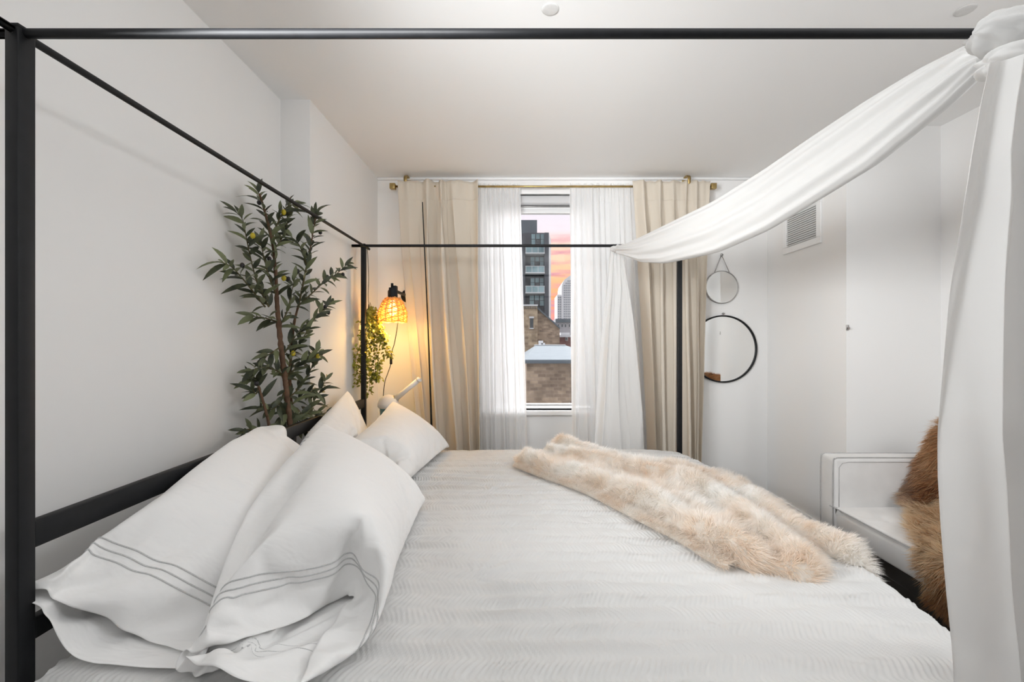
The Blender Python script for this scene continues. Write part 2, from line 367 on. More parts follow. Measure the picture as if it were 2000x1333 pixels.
M['wtower'] = mat('white_stone_tower', s2l(228, 228, 228), .8, noise=(.2, .06))
M['wwin'] = mat('grey_tower_window', s2l(150, 155, 160), .3, noise=(.3, .15))
M['brick'] = mat('red_brick_wall', s2l(150, 105, 98), .9, noise=(3, .3))
GZ = -11.0
struct(box('ground', -400, 500, 6, 900, GZ - .5, GZ, mat('street_asphalt', s2l(130, 128, 126), .9, noise=(.5, .2), bump=(3, .2, .02))))
# apartment tower with balconies
Y = 60
def bx(name, x0, x1, y0, y1, m, parent, Ya, Yb, zb=None, bev=0):
    a = P(x0, y0, Ya); c = P(x1, y1, Ya); return box(name, a[0], c[0], Ya, Yb, c[2] if zb is None else zb, a[2], m, parent, bev)
t = thing('apartment_tower', 'dark grey apartment tower with glass balconies outside the window', 'building', (P(1045, 0, Y)[0], Y, GZ))
bx('rear_block', 930, 1049, 430, 700, M['mgrey'], t, Y + 3, Y + 14, GZ)
bx('wall', 960, 1025.5, 456, 700, M['dgrey'], t, Y, Y + 10, GZ)
bx('wall', 1063.5, 1072, 454.5, 700, M['dgrey'], t, Y, Y + 10, GZ)
a = P(1072, 454.5, Y); c = P(1076, 460, Y + 3)
mesh('corner_wall', ([(a[0], Y, GZ), (c[0], Y + 3, GZ), (c[0], Y + 10, GZ), (a[0], Y + 10, GZ), (a[0], Y, a[2]), (c[0], Y + 3, a[2] - .3), (c[0], Y + 10, a[2] - .3), (a[0], Y + 10, a[2])],
     [[0, 1, 5, 4], [1, 2, 6, 5], [2, 3, 7, 6], [3, 0, 4, 7], [4, 5, 6, 7], [0, 3, 2, 1]]), M['dgrey'], t, smooth=False)
bx('core', 1025.5, 1063.5, 455, 700, M['dgrey'], t, Y + 1.6, Y + 10, GZ)
for y0, y1, xs in ((457, 478, (1037.5, 1046.5, 1055.5, 1064)), (482, 490, (1030, 1041, 1052, 1063)), (502, 520, (1036, 1045, 1054, 1063)), (543, 562, (1036, 1045, 1054, 1063)), (577, 598, (1034, 1044, 1054, 1064))):
    for k in range(3):
        fm = bx('window', xs[k], xs[k + 1] - .6, y0, y1, M['conc'] if k == 9 else M['dgrey'], t, Y + 1.45, Y + 1.6)
        bx('pane', xs[k] + .5, xs[k + 1] - 1.1, y0 + .5, (y0 + y1) / 2 - .4, M['tglass'], fm, Y + 1.36, Y + 1.45)
        bx('pane', xs[k] + .5, xs[k + 1] - 1.1, (y0 + y1) / 2 + .4, y1 - .5, M['tglass'] if k != 1 else M['dglass'], fm, Y + 1.36, Y + 1.45)
for ys in (493.5, 532, 571):
    sl = bx('balcony_slab', 1026, 1064, ys, ys + 2, M['conc'], t, Y - .3, Y + 1.6)
    bx('balustrade', 1026.5, 1063.5, ys - 11.5, ys, M['tglass'], sl, Y - .25, Y - .2)
    bx('handrail', 1026, 1064, ys - 12.3, ys - 11.4, M['conc'], sl, Y - .28, Y - .17)
    for xp in (1027, 1039, 1051, 1063): bx('baluster', xp - .4, xp + .4, ys - 11.5, ys, M['conc'], sl, Y - .27, Y - .18)
for ys in (500, 539): bx('recess_shade', 1026, 1064, ys - 4, ys, M['dglass'], t, Y + 1.2, Y + 1.6)  # dark strips stand in for the shaded recess under the upper slabs
# white round-topped office tower
Y = 230
t = thing('office_tower', 'white office tower with rounded top and rows of small windows', 'building', (P(1115, 0, Y)[0], Y, GZ))
bx('side_wing', 1088.5, 1098, 576, 700, M['wtower'], t, Y + 2, Y + 20, GZ)
top = [(1097.0, 560), (1099, 552), (1103, 546), (1110, 541), (1117, 536), (1126, 532), (1140, 530), (1156, 532), (1166, 541), (1172, 552), (1174, 560)]
pts = [P(x, y, Y) for x, y in top]; n = len(pts)
vv = [(pts[0][0], Y, GZ)] + [p for p in pts] + [(pts[-1][0], Y, GZ)]; m_ = len(vv)
vv += [(x, Y + 24, z) for x, y, z in vv]
mesh('tower_wall', (vv, [list(range(m_)), list(range(m_, 2 * m_))[::-1]] + [[i, (i + 1) % m_, (i + 1) % m_ + m_, i + m_][::-1] for i in range(m_)]), M['wtower'], t, smooth=False)
b = MB()
for r in range(26):
    y = 548 + r * 4.6
    for cxp in np.arange(1090.0, 1172, 3.7):
        if cxp < 1098 and y < 580: continue
        if cxp + 2 > 1098 and y < np.interp(cxp, [p[0] for p in top], [p[1] for p in top]) + 4: continue
        if 1095.5 < cxp < 1098: continue
        yy = Y + 2 if cxp < 1096 else Y
        a = P(cxp, y, yy); c = P(cxp + 2.0, y + 2.4, yy); b.add(boxm(a[0], c[0], yy - .25, yy, c[2], a[2]))
o = mesh('windows', b.out(), M['wwin'], t, smooth=False); o['kind'] = 'stuff'
# mansard town house and brick house between church and towers
Y = 110
t = thing('town_house', 'grey town house with cornice below the white office tower', 'building', (P(1100, 0, Y)[0], Y, GZ))
bx('wall', 1086, 1116, 630, 690, mat('grey_house_wall', s2l(178, 176, 178), .8, noise=(1, .15)), t, Y, Y + 12, GZ)
bx('cornice', 1085, 1117, 623, 630, M['mgrey'], t, Y - .6, Y + 12)
for k in range(4):
    fm = bx('window', 1089 + k * 7, 1092.5 + k * 7, 633, 640, M['wtower'], t, Y - .15, Y); bx('pane', 1089.6 + k * 7, 1092 + k * 7, 633.6, 639.4, M['dglass'], fm, Y - .22, Y - .15)
Y = 70
t = thing('brick_house', 'red brick house with white cornice and dormer seen past stone church', 'building', (P(1110, 0, Y)[0], Y, GZ))
bx('wall', 1090, 1150, 658, 690, M['brick'], t, Y, Y + 10, GZ)
bx('cornice', 1089, 1150, 655, 659, M['wtower'], t, Y - .5, Y + 10)
d = bx('dormer', 1095, 1113, 650, 656, M['wtower'], t, Y + .2, Y + 4)
fm = bx('window', 1104, 1109, 659.5, 666, M['wtower'], t, Y - .2, Y); bx('pane', 1104.8, 1108.2, 660.2, 665.4, M['dglass'], fm, Y - .28, Y - .2)
fm = bx('window', 1122, 1127, 659.5, 666, M['wtower'], t, Y - .2, Y); bx('pane', 1122.8, 1126.2, 660.2, 665.4, M['dglass'], fm, Y - .28, Y - .2)
# stone church
Y = 26
t = thing('stone_church', 'brown stone church with sloping gable and slit window', 'building', (P(1050, 0, Y)[0], Y, GZ))
bx('tower_wall', 860, 1050, 603, 900, stone2, t, Y, Y + 6, GZ)
bx('parapet', 859, 1050.5, 595, 598, M['conc'], t, Y - .2, Y + 6)
bx('parapet_band', 860, 1050, 598, 603, M['mgrey'], t, Y - .06, Y + 6)
for k in range(20): bx('corbel', 982.6 + k * 3.4, 984.4 + k * 3.4, 598.5, 602.5, stone2, t, Y - .16, Y)
wv = bx('slit_window', 1035, 1041.5, 622, 641, M['dglass'], t, Y - .05, Y + .02)
bx('lintel', 1033.5, 1043, 618.5, 622, M['conc'], wv, Y - .12, Y); bx('window_ledge', 1034, 1042.5, 641, 643, M['conc'], wv, Y - .12, Y)
pg = [P(1050, 603, Y + .3), P(1093, 641, Y + .3), P(1093, 700, Y + .3), P(1050, 700, Y + .3)]
pg = [(x, Y + .3, GZ if i > 1 else z) for i, (x, _, z) in enumerate(pg)]
mesh('gable_wall', (pg + [(x, Y + 9, z) for x, _, z in pg], [[0, 3, 2, 1], [4, 5, 6, 7], [0, 1, 5, 4], [1, 2, 6, 5], [2, 3, 7, 6], [3, 0, 4, 7]]), stone1, t, smooth=False)
cp = [P(1049, 599, Y), P(1094, 639, Y), P(1094, 642.5, Y), P(1049, 602.5, Y)]
mesh('coping', ([(x, Y + .1, z) for x, _, z in cp] + [(x, Y + 9, z) for x, _, z in cp], [[0, 3, 2, 1], [4, 5, 6, 7], [0, 1, 5, 4], [1, 2, 6, 5], [2, 3, 7, 6], [3, 0, 4, 7]]), M['mgrey'], t, smooth=False)
# low stone hall with pale hipped roof
Y = 14
t = thing('stone_hall', 'low brown stone hall with pale slate hipped roof just outside window', 'building', (P(1075, 0, Y)[0], Y, GZ))
e0, e1 = P(1024, 703, Y), P(1200, 703, Y); zb = e0[2]
r0 = P(1046, 675, Y + 3.5); r1 = P(1113, 675, Y + 3.5)
xe1 = e1[0]
box('wall', e0[0] + .08, xe1 - .1, Y + .25, Y + 7, GZ, zb - .02, stone1, t)
rv = [(e0[0], Y, zb), (xe1, Y, zb), (xe1, Y + 7.2, zb), (e0[0], Y + 7.2, zb), (r0[0], Y + 3.5, r0[2]), (xe1 - 1.2, Y + 3.5, r0[2])]
mesh('roof', (rv + [(x, y, z - .07) for x, y, z in rv[:4]], [[0, 1, 5, 4], [1, 2, 5], [2, 3, 4, 5], [3, 0, 4], [0, 6, 7, 1], [1, 7, 8, 2], [2, 8, 9, 3], [3, 9, 6, 0], [6, 9, 8, 7]]), M['slate'], t, smooth=False)
box('gutter', e0[0] - .04, xe1, Y - .06, Y + .02, zb - .12, zb - .02, M['mgrey'], t, .01)
box('ridge_cap', r0[0] - .05, xe1 - 1.2, Y + 3.4, Y + 3.6, r0[2] - .02, r0[2] + .03, M['conc'], t, .02)
a = P(1052, 666, Y + 4); ch = box('chimney', a[0], a[0] + .18, Y + 3.9, Y + 4.1, zb, a[2], M['wtower'], t, .01)
box('chimney_pot', a[0] + .1, a[0] + .26, Y + 3.9, Y + 4.1, a[2] - .16, a[2] - .09, M['wtower'], ch, .01)
# ------------------------------------------------------------------ canopy bed
BX0, BX1, BY0, BY1 = -1.0415, 1.073, .88, 2.893
PW, PD = .028, .033; BT = H + .645
bed = thing('canopy_bed', 'black metal four poster canopy bed with slim top rails', 'bed', ((BX0 + BX1) / 2, (BY0 + BY1) / 2, 0))
for xx in (BX0, BX1 - PW):
    for yy in (BY0, BY1 - PD):
        p = box('post', xx, xx + PW, yy, yy + PD, 0, BT, M['black'], bed, .0025)
        box('post_cap', xx - .0005, xx + PW + .0005, yy - .0005, yy + PD + .0005, BT - .006, BT + .001, M['black'], p, .001)
        mesh('screw', lathem([(.0, -.0004), (.0038, -.0004), (.0038, .001)], (xx + PW / 2, yy, BT - .018), 16, 'Y'), M['hole'], p)
RZ = BT - .010
for yy in (BY0 + PD / 2, BY1 - PD / 2):
    mesh('top_rail', tubem(smoothpath([(BX0 + PW, yy, RZ), (BX0 + .06, yy, RZ), (BX1 - .06, yy, RZ), (BX1 - PW, yy, RZ)], 24), .0095, 12), M['black'], bed)
for xx in (BX0 + PW / 2, BX1 - PW / 2):
    mesh('top_rail', tubem(smoothpath([(xx, BY0 + PD, RZ), (xx, BY0 + .06, RZ), (xx, BY1 - .06, RZ), (xx, BY1 - PD, RZ)], 24), .0085, 12), M['black'], bed)
hz = H - .405
box('headboard_rail', BX0 + .002, BX0 + PW - .002, BY0 + PD, BY1 - PD, hz - .028, hz + .028, M['black'], bed, .003)
box('headboard_rail', BX0 + .002, BX0 + PW - .002, BY0 + PD, BY1 - PD, H - .625, H - .58, M['black'], bed, .003)
for yy in (1.965,): box('spindle', BX0 + .004, BX0 + PW - .004, yy, yy + .025, .30, hz - .028, M['black'], bed, .002)
box('head_rail', BX0 + .002, BX0 + PW - .002, BY0 + PD, BY1 - PD, .26, .32, M['black'], bed, .003)
box('foot_rail', BX1 - PW + .002, BX1 - .002, BY0 + PD, BY1 - PD, .26, .32, M['black'], bed, .003)
for yy in (BY0, BY1 - PD): box('side_rail', BX0 + PW, BX1 - PW, yy + .003, yy + PD - .003, .26, .32, M['black'], bed, .003)
for k in range(12):
    x0 = BX0 + .1 + k * .165
    box('slat', x0, x0 + .07, BY0 + PD, BY1 - PD, .285, .30, M['black'], bed)
tag(box('mattress', BX0 + .06, BX1 - .05, BY0 + .05, BY1 - .05, .302, .55, M['linen'], None, .05, 4), 'thick white mattress under the bedspread on the black bed frame', 'mattress')
# bedspread with chevron seersucker relief
TOP = .578
def bump_chevron():
    m = cloth_mat('white_crinkle_bedspread', (.72, .717, .71), .08, 0, 600, .05)
    return m
M['spread'] = bump_chevron()
NU, NV = 620, 560
u = np.linspace(0, 1, NU); v = np.linspace(0, 1, NV)
U, V = np.meshgrid(u, v, indexing='ij')
dropX, dropN, dropF = .34, .36, .30
XA, R = BX0 + .055, .05
def fold_edge(s, flat, drop, r):
    """arc-length s measured past the flat length: returns (advance, fall)"""
    e = np.clip(s - flat, 0, None); arc = r * PI / 2
    a = np.clip(e / r, 0, PI / 2)
    return np.minimum(s, flat) + r * np.sin(a), r * (1 - np.cos(a)) + np.clip(e - arc, 0, None)
fx = lambda y: 1.035 + .062 * np.sin(np.clip((y - .9) / 1.96, 0, 1) * PI) ** .55
S = U * (2.10 + dropX); T = V * (1.98 + dropN + dropF) - dropN    # T: 0 at near edge
# y mapping: near fold, flat, far fold
ny, nz = fold_edge(-T + 0.0, 0, dropN, R); ny = np.where(T < 0, ny, 0); nz = np.where(T < 0, nz, 0)
fy, fz = fold_edge(T, 1.98 - .1, dropF, R)
Y0 = .905
Yc = np.where(T < 0, Y0 - ny + T * 0, Y0 + fy)
bulgeN = -.035 * np.sin(np.clip((S - .05) / 2.0, 0, 1) * PI) ** .6
Yc = np.where(T < .12, Yc + bulgeN * (1 - np.clip(T / .12, 0, 1)), Yc)
zY = np.where(T < 0, nz, fz)
flatx = fx(np.clip(Yc, .9, 2.86)) - XA - R
ax, az = fold_edge(S, flatx, dropX, R)
Xc = XA + ax
fall = (zY ** 2 + az ** 2) ** .5
Zc = TOP - fall
# soft lie: gentle puffs, rounded far corner sag, long wrinkles
top = np.clip(1 - fall / .08, 0, 1)
pp = np.stack([Xc * 2.2, Yc * 2.2, Zc * 0], -1)
Zc = Zc + top * .008 * fbm(pp, 3, 3)
Zc -= .035 * sstep(.55, 1.1, Xc) * sstep(2.3, 2.9, Yc) * top
Zc += .012 * sstep(.45, .0, np.abs(Xc - .9)) * sstep(2.2, 2.7, Yc)
# creases fanning softly from a few pulled spots
for cxx, cyy, seed, a0 in ((-.13, 1.28, 5, .3), (.30, 1.66, 8, 2.2), (-.15, 2.0, 11, 1.0), (.5, 1.05, 14, 3.9)):
    dx, dy = Xc - cxx, Yc - cyy; rr = np.hypot(dx, dy) + 1e-6; an = np.arctan2(dy, dx)
    sector = np.clip(np.cos((an - a0) / 2), 0, 1) ** 3
    Zc += top * .0045 * sector * np.exp(-(rr / .26) ** 2) * vnoise(np.stack([an * 3.4, rr * 2.5, Zc * 0 + seed], -1), seed) * np.clip(rr / .04, 0, 1) * 1.6
Zc += top * .0022 * vnoise(np.stack([Xc * 7 + Yc * 3, Yc * 26 - Xc * 8, Xc * 0], -1), 77) * np.clip(.5 + vnoise(np.stack([Xc * 2, Yc * 2, Xc * 0 + 4], -1), 78), 0, 1)
# chevron ribs: rows across the bed, each row of slanted puckers
row = .060; yw = Yc + .006 * vnoise(np.stack([Xc * 6, Yc * 6, Xc * 0], -1), 21); k = np.floor(yw / row); fr = yw / row - k
sgn = np.where(k % 2 == 0, 1, -1)
ph = (Xc + sgn * (fr - .5) * row * .55) / .0135 + .8 * vnoise(np.stack([Xc * 14, Yc * 14, Xc * 0], -1), 22)
rib = np.sin(2 * PI * ph) * np.sin(PI * fr) ** .6
amp = (.5 + .5 * np.clip(.6 + fbm(np.stack([Xc * 3.1, Yc * 4.2, Xc * 0], -1), 2, 23), 0, 1.4))
Zc += .0036 * rib * amp * np.clip(1 - fall / .3, .3, 1)
Zc += .0042 * (np.sin(PI * fr) ** 2 - .5) * amp * top
Zc += .0020 * vnoise(np.stack([Xc * 38, Yc * 60, Xc * 0], -1), 31)
# hanging parts ripple
hang = np.clip((fall - .08) / .2, 0, 1)
Yc = Yc + np.where(T < 0, -1, 1) * hang * .012 * np.sin(Xc * 21) * (zY > .05)
Xc = Xc + hang * .014 * np.sin(Yc * 17) * (az > .05)
tag(mesh('bedspread', (np.stack([Xc, Yc, Zc], -1).reshape(-1, 3), gridf(NU, NV)), M['spread']), 'white crinkled chevron textured bedspread spread over the bed', 'bedspread')

# ------------------------------------------------------------------ fur
def fur(name, parent, G, n, length, rad, lay, tintf, seed, curl=.4, stand=.55):
    """G: (nu,nv,3) surface grid; strands are slim tapering blades"""
    r = np.random.default_rng(seed)
    nu, nv, _ = G.shape
    du = np.gradient(G, axis=0); dv = np.gradient(G, axis=1); nn = np.cross(du, dv); ar = np.linalg.norm(nn, axis=-1); nn /= ar[..., None] + 1e-9
    if nn[..., 2].mean() < 0: nn = -nn
    wgt = ar[:-1, :-1].ravel(); c = r.choice(wgt.size, n, p=wgt / wgt.sum()); ci, cj = c // (nv - 1), c % (nv - 1)
    a, bb = r.random(n)[:, None], r.random(n)[:, None]
    def bil(A): return (A[ci, cj] * (1 - a) + A[ci + 1, cj] * a) * (1 - bb) + (A[ci, cj + 1] * (1 - a) + A[ci + 1, cj + 1] * a) * bb
    p = bil(G); nrm = bil(nn); nrm /= np.linalg.norm(nrm, axis=1)[:, None]
    fi = (ci + a[:, 0]) / (nu - 1); fj = (cj + bb[:, 0]) / (nv - 1)
    L = length * (.6 + .6 * r.random(n))[:, None]
    clump = np.stack([vnoise(p * 28, seed + q) for q in range(3)], -1)
    d = nrm * stand + np.asarray(lay(fi, fj, p)) + clump * curl + r.normal(0, .16, (n, 3))
    d -= nrm * np.minimum((d * nrm).sum(1), 0.15)[:, None] * ((d * nrm).sum(1) < .15)[:, None]
    d /= np.linalg.norm(d, axis=1)[:, None]
    d2 = d + np.array([0, 0, -.35]) + clump[:, ::-1] * .25; d2 += nrm * np.clip(.05 - (d2 * nrm).sum(1), 0, 1)[:, None]; d2 /= np.linalg.norm(d2, axis=1)[:, None]
    sd = np.cross(d, r.normal(0, 1, (n, 3))); sd /= np.linalg.norm(sd, axis=1)[:, None]; sd *= rad
    p0 = p - nrm * .002; p1 = p0 + d * L * .55; p2 = p1 + d2 * L * .45
    vv = np.stack([p0 - sd, p0 + sd, p1 - sd * .8, p1 + sd * .8, p2], 1).reshape(-1, 3)
    k = np.arange(n)[:, None] * 5
    tri = np.concatenate([k + np.array([[0, 1, 3]]), k + np.array([[0, 3, 2]]), k + np.array([[2, 3, 4]])], 0)
    o = mesh(name, (vv, tri), M['fur'], parent)
    root, tip = tintf(fi, fj, p, r)
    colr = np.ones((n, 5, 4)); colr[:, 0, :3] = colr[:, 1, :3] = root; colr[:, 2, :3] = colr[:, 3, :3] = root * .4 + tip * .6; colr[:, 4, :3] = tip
    at = o.data.color_attributes.new('tint', 'FLOAT_COLOR', 'POINT'); at.data.foreach_set('color', colr.reshape(-1))
    o['kind'] = 'stuff'
    return o
def solid_sheet(name, G, thick, m, parent, tint=None):
    nu, nv, _ = G.shape
    nn = np.cross(np.gradient(G, axis=0), np.gradient(G, axis=1)); nn /= np.linalg.norm(nn, axis=-1)[..., None] + 1e-9
    if nn[..., 2].mean() < 0: nn = -nn
    B = G - nn * thick; n = nu * nv; f = gridf(nu, nv)
    ring = [i * nv for i in range(nu)] + [(nu - 1) * nv + j for j in range(1, nv)] + [i * nv + nv - 1 for i in range(nu - 2, -1, -1)] + [j for j in range(nv - 2, 0, -1)]
    ring = np.array(ring); r2 = np.roll(ring, -1); side = np.stack([ring, r2, r2 + n, ring + n], 1)
    o = mesh(name, (np.concatenate([G.reshape(-1, 3), B.reshape(-1, 3)]), np.concatenate([f, f[:, ::-1] + n, side])), m, parent)
    at = o.data.color_attributes.new('tint', 'FLOAT_COLOR', 'POINT')
    col = np.ones((2 * n, 4)); col[:, :3] = tint; at.data.foreach_set('color', col.ravel())
    return o
# ---- throw on the bed
Lp = [(-.03, 2.46), (.10, 2.28), (.215, 2.13), (.33, 1.97), (.43, 1.80), (.52, 1.62), (.585, 1.48), (.63, 1.37), (.69, 1.30)]
Rp = [(.30, 2.82), (.52, 2.62), (.74, 2.46), (.92, 2.38), (1.05, 2.24), (1.10, 2.0), (1.115, 1.75), (1.12, 1.55), (1.11, 1.36)]
nu, nv = 150, 110
s = np.linspace(0, 1, nu); tt = np.linspace(0, 1, nv)
SL = smoothpath(np.c_[Lp, np.zeros(9)], nu)[:, :2]; SR = smoothpath(np.c_[Rp, np.zeros(9)], nu)[:, :2]
Sg, Tg = np.meshgrid(s, tt, indexing='ij')
XY = SL[:, None, :] * (1 - Tg[..., None]) + SR[:, None, :] * Tg[..., None]
X_, Y_ = XY[..., 0].copy(), XY[..., 1].copy()
endw = sstep(.82, 1, Sg)
Y_ -= endw * (.085 * np.exp(-((Tg - .38) / .2) ** 2) + .02 * np.exp(-((Tg - .9) / .14) ** 2) - .10 * np.exp(-((Tg - .70) / .07) ** 2))
X_ += .02 * np.sin(Sg * 9 + Tg * 3) * (1 - np.abs(2 * Tg - 1))
def ridge(c, w, h): return h * np.exp(-((Tg - c) / w) ** 2)
t1 = .10 + .02 * np.sin(Sg * 5); t2 = .42 + .10 * np.sin(Sg * 3 + .4) + .05 * Sg; t3 = .74 - .05 * np.sin(Sg * 4)
hgt = .022 + ridge(t1, .070, .052) * (.7 + .5 * Sg) + ridge(t2, .055, .048) * (.6 + .5 * np.sin(Sg * 3.1)) + ridge(t3, .07, .034)
hgt += endw * (ridge(.36, .16, .03) + ridge(.92, .12, .03) - ridge(.70, .06, .045))
hgt += .018 * fbm(np.stack([X_ * 5, Y_ * 5, X_ * 0 + 3], -1), 3, 41)
hgt += .045 * np.exp(-((Sg - .04) / .09) ** 2) * np.exp(-((Tg - .75) / .25) ** 2)      # bunched far end
edge = np.minimum(np.minimum(Tg / .03, (1 - Tg) / .03), np.minimum(Sg / .02, (1 - Sg) / .025)); edge = np.clip(edge, 0, 1) ** .5
zt = TOP + .004 + np.clip(hgt, .012, None) * edge
over = np.clip(X_ - 1.055, 0, None); zt -= 1.4 * over + 6 * over ** 2
zt -= .025 * sstep(.55, 1.1, X_) * sstep(2.3, 2.9, Y_)
Gt = np.stack([X_, Y_, zt], -1)
th = thing('fur_throw', 'cream and beige faux fur throw lying crumpled across the bed foot', 'blanket', (.5, 1.9, TOP))
solid_sheet('throw_fabric', Gt, .006, M['fur'], th, (.97, .94, .89))
def tint_throw(fi, fj, p, r):
    q = fbm(p * np.array([4.5, 5.5, 6]), 3, 51) * .7 + .35 * vnoise(p * 22, 52) + r.normal(0, .12, len(p))
    q += .5 * sstep(.5, 1, fi) * sstep(.9, .1, fj)
    w = np.clip(.36 + .75 * q, 0, 1)[:, None]
    tip = np.array((1.0, 1.0, .995)) * (1 - w) + np.array((.965, .875, .785)) * w
    root = np.array((.995, .98, .955)) * (1 - w) + np.array((.91, .775, .64)) * w
    return root, tip
fur('fur', th, Gt, 110000, .040, .0008, lambda fi, fj, p: np.stack([.30 + .6 * vnoise(p * 7, 5), -.15 + .6 * vnoise(p * 7, 6), 0 * fi], -1), tint_throw, 61, .75, .75)
# rolled under-edge along the left side
U0 = SL[4:140]; nq = 12
pr = np.linspace(-1, 1, nq)
tang = np.gradient(U0, axis=0); tang /= np.linalg.norm(tang, axis=1)[:, None]; nrm2 = np.stack([tang[:, 1], -tang[:, 0]], -1)
if nrm2[:, 0].mean() > 0: nrm2 = -nrm2
wav = (.024 + .008 * np.sin(np.linspace(0, 14, len(U0))))
Gu = np.stack([U0[:, None, 0] + nrm2[:, None, 0] * (pr[None] * .028 + wav[:, None] * .6), U0[:, None, 1] + nrm2[:, None, 1] * (pr[None] * .028 + wav[:, None] * .6),
               TOP + .004 + .022 * np.sqrt(1 - pr[None] ** 2 * .96) + 0 * U0[:, None, 0]], -1)
solid_sheet('throw_underfold', Gu, .004, M['fur'], th, (.97, .94, .89))
def tint_under(fi, fj, p, r):
    a, b_ = tint_throw(fi * 0 + .8, fj * 0 + .2, p, r); return a * .93, b_ * .93
fur('underfold_fur', th, Gu, 16000, .026, .0006, lambda fi, fj, p: np.stack([.3 + 0 * fi, -.5 + 0 * fi, 0 * fi], -1), tint_under, 62)

# ------------------------------------------------------------------ sofa
SX, SY1, SY0 = 1.66, 2.387, .80
sofa = thing('sofa', 'pale grey velvet sofa with square arm by the right wall', 'sofa', ((SX + 2.47) / 2, (SY0 + SY1) / 2, 0))
for a, b_ in ((SY1 - .112, SY1), (SY0, SY0 + .112)):
    ar = box('arm', SX - .012, 2.42, a, b_, .20, H - .608, M['velvet'], sofa, .022, 4)
    z1 = H - .608
    for yy in (a + .010, b_ - .010):
        mesh('piping', tubem(smoothpath([(SX - .012, yy, .21), (SX - .014, yy, .4), (SX - .012, yy, z1 - .03), (SX + .004, yy, z1 - .008), (SX + .04, yy, z1 - .001), (2.0, yy, z1 - .001), (2.40, yy, z1 - .001)], 40), .0032, 6), M['piping'], ar)
    yy = a + .002 if a > 1.5 else b_ - .002
    mesh('piping', tubem([(SX + .012, yy, .40), (SX + .012, yy, z1 - .05), (SX + .03, yy, z1 - .028), (SX + .06, yy, z1 - .022), (2.36, yy, z1 - .022)], .0032, 6), M['piping'], ar)
box('seat_base', SX, 2.42, SY0 + .10, SY1 - .10, H - 1.0, H - .895, M['velvet'], sofa, .012, 3)
# seat cushion with tufts
nu2, nv2 = 70, 100; ux = np.linspace(0, 1, nu2); vy = np.linspace(0, 1, nv2); A, B_ = np.meshgrid(ux, vy, indexing='ij')
cx0, cx1, cy0, cy1 = SX - .008, 2.15, SY0 + .114, SY1 - .114
zc = H - .872 + .022 * (np.clip(np.minimum(np.minimum(A, 1 - A) / .14, np.minimum(B_, 1 - B_) / .07), 0, 1) ** .5) + .004
for (txp, typ) in ((.22, .86), (.6, .86), (.22, .62), (.6, .62), (.22, .38), (.6, .38), (.22, .14), (.6, .14)):
    rr = np.hypot((A - txp) * .49, (B_ - typ) * 1.36); zc -= .016 * np.exp(-(rr / .035) ** 2)
    zc -= .004 * np.exp(-(((B_ - typ) * 1.36) / .008) ** 2) * np.exp(-((A - txp) * .49 / .12) ** 2)
Gs = np.stack([cx0 + A * (cx1 - cx0), cy0 + B_ * (cy1 - cy0), zc], -1)
st = solid_sheet('seat_cushion', Gs, .035, M['velvet'], sofa, (.7, .69, .68))
mesh('piping', tubem(smoothpath([(cx0 + .25, cy1 + .001, H - .868), (cx0 + .02, cy1, H - .868), (cx0 - .003, cy1 - .02, H - .868), (cx0 - .003, 1.6, H - .868), (cx0 - .003, cy0 + .02, H - .868)], 50), .0035, 6), M['piping'], st)
for bx_, by_ in ((.22, .86), (.22, .62)):
    mesh('tuft_button', lathem([(.0, .005), (.007, .004), (.009, 0)][::-1], (cx0 + bx_ * (cx1 - cx0), cy0 + by_ * (cy1 - cy0), H - .866), 12), M['velvet'], st)
bk = boxm(2.13, 2.42, SY0 + .10, SY1 - .10, .28, .80, .05, 4); bk = ([(x + (.07 if x < 2.25 else .0) * max(0, (z - .4) / .4), y, z) for x, y, z in bk[0]], bk[1])
mesh('backrest', bk, M['velvet'], sofa)
for xx in (SX + .10, 2.34):
    for yy in (SY0 + .06, SY1 - .09): mesh('leg', lathem([(.014, 0), (.016, .01), (.026, .27)], (xx, yy, 0), 14), M['leg'], sofa)
# sheepskin draped over the backrest and seat
prof = [(2.36, .72), (2.30, .835), (2.20, .845), (2.11, .74), (2.06, .60), (2.01, .49), (1.92, .445), (1.80, .432), (1.70, .428), (1.640, .405), (1.622, .34), (1.618, .26)]
yl = [2.23, 2.25, 2.255, 2.265, 2.265, 2.25, 2.16, 1.98, 1.86, 1.76, 1.715, 1.69]; yr = [1.52, 1.5, 1.48, 1.46, 1.46, 1.46, 1.44, 1.42, 1.4, 1.4, 1.4, 1.42]
nu3, nv3 = 90, 60
pc = smoothpath(np.c_[np.array(prof), np.zeros(12)], nu3); kk = np.linspace(0, 1, nu3)
yL = np.interp(kk, np.linspace(0, 1, 12), yl) + .018 * vnoise(np.c_[kk * 16, kk * 0, kk * 0], 71); yR = np.interp(kk, np.linspace(0, 1, 12), yr)
ww = np.linspace(0, 1, nv3)
Gk = np.stack([pc[:, None, 0] + 0 * ww[None], yL[:, None] * (1 - ww[None]) + yR[:, None] * ww[None], pc[:, None, 1] + 0 * ww[None]], -1)
nk = np.cross(np.gradient(Gk, axis=0), np.gradient(Gk, axis=1)); nk /= np.linalg.norm(nk, axis=-1)[..., None]
if nk[..., 2].mean() < 0: nk = -nk
Gk = Gk + nk * (.012 + .012 * fbm(Gk * 9, 2, 73))[..., None]
shp = thing('sheepskin', 'shaggy brown and cream sheepskin draped over the grey sofa', 'sheepskin', (2.0, 1.85, H - .84))
solid_sheet('hide', Gk, .008, M['fur'], shp, s2l(190, 160, 128))
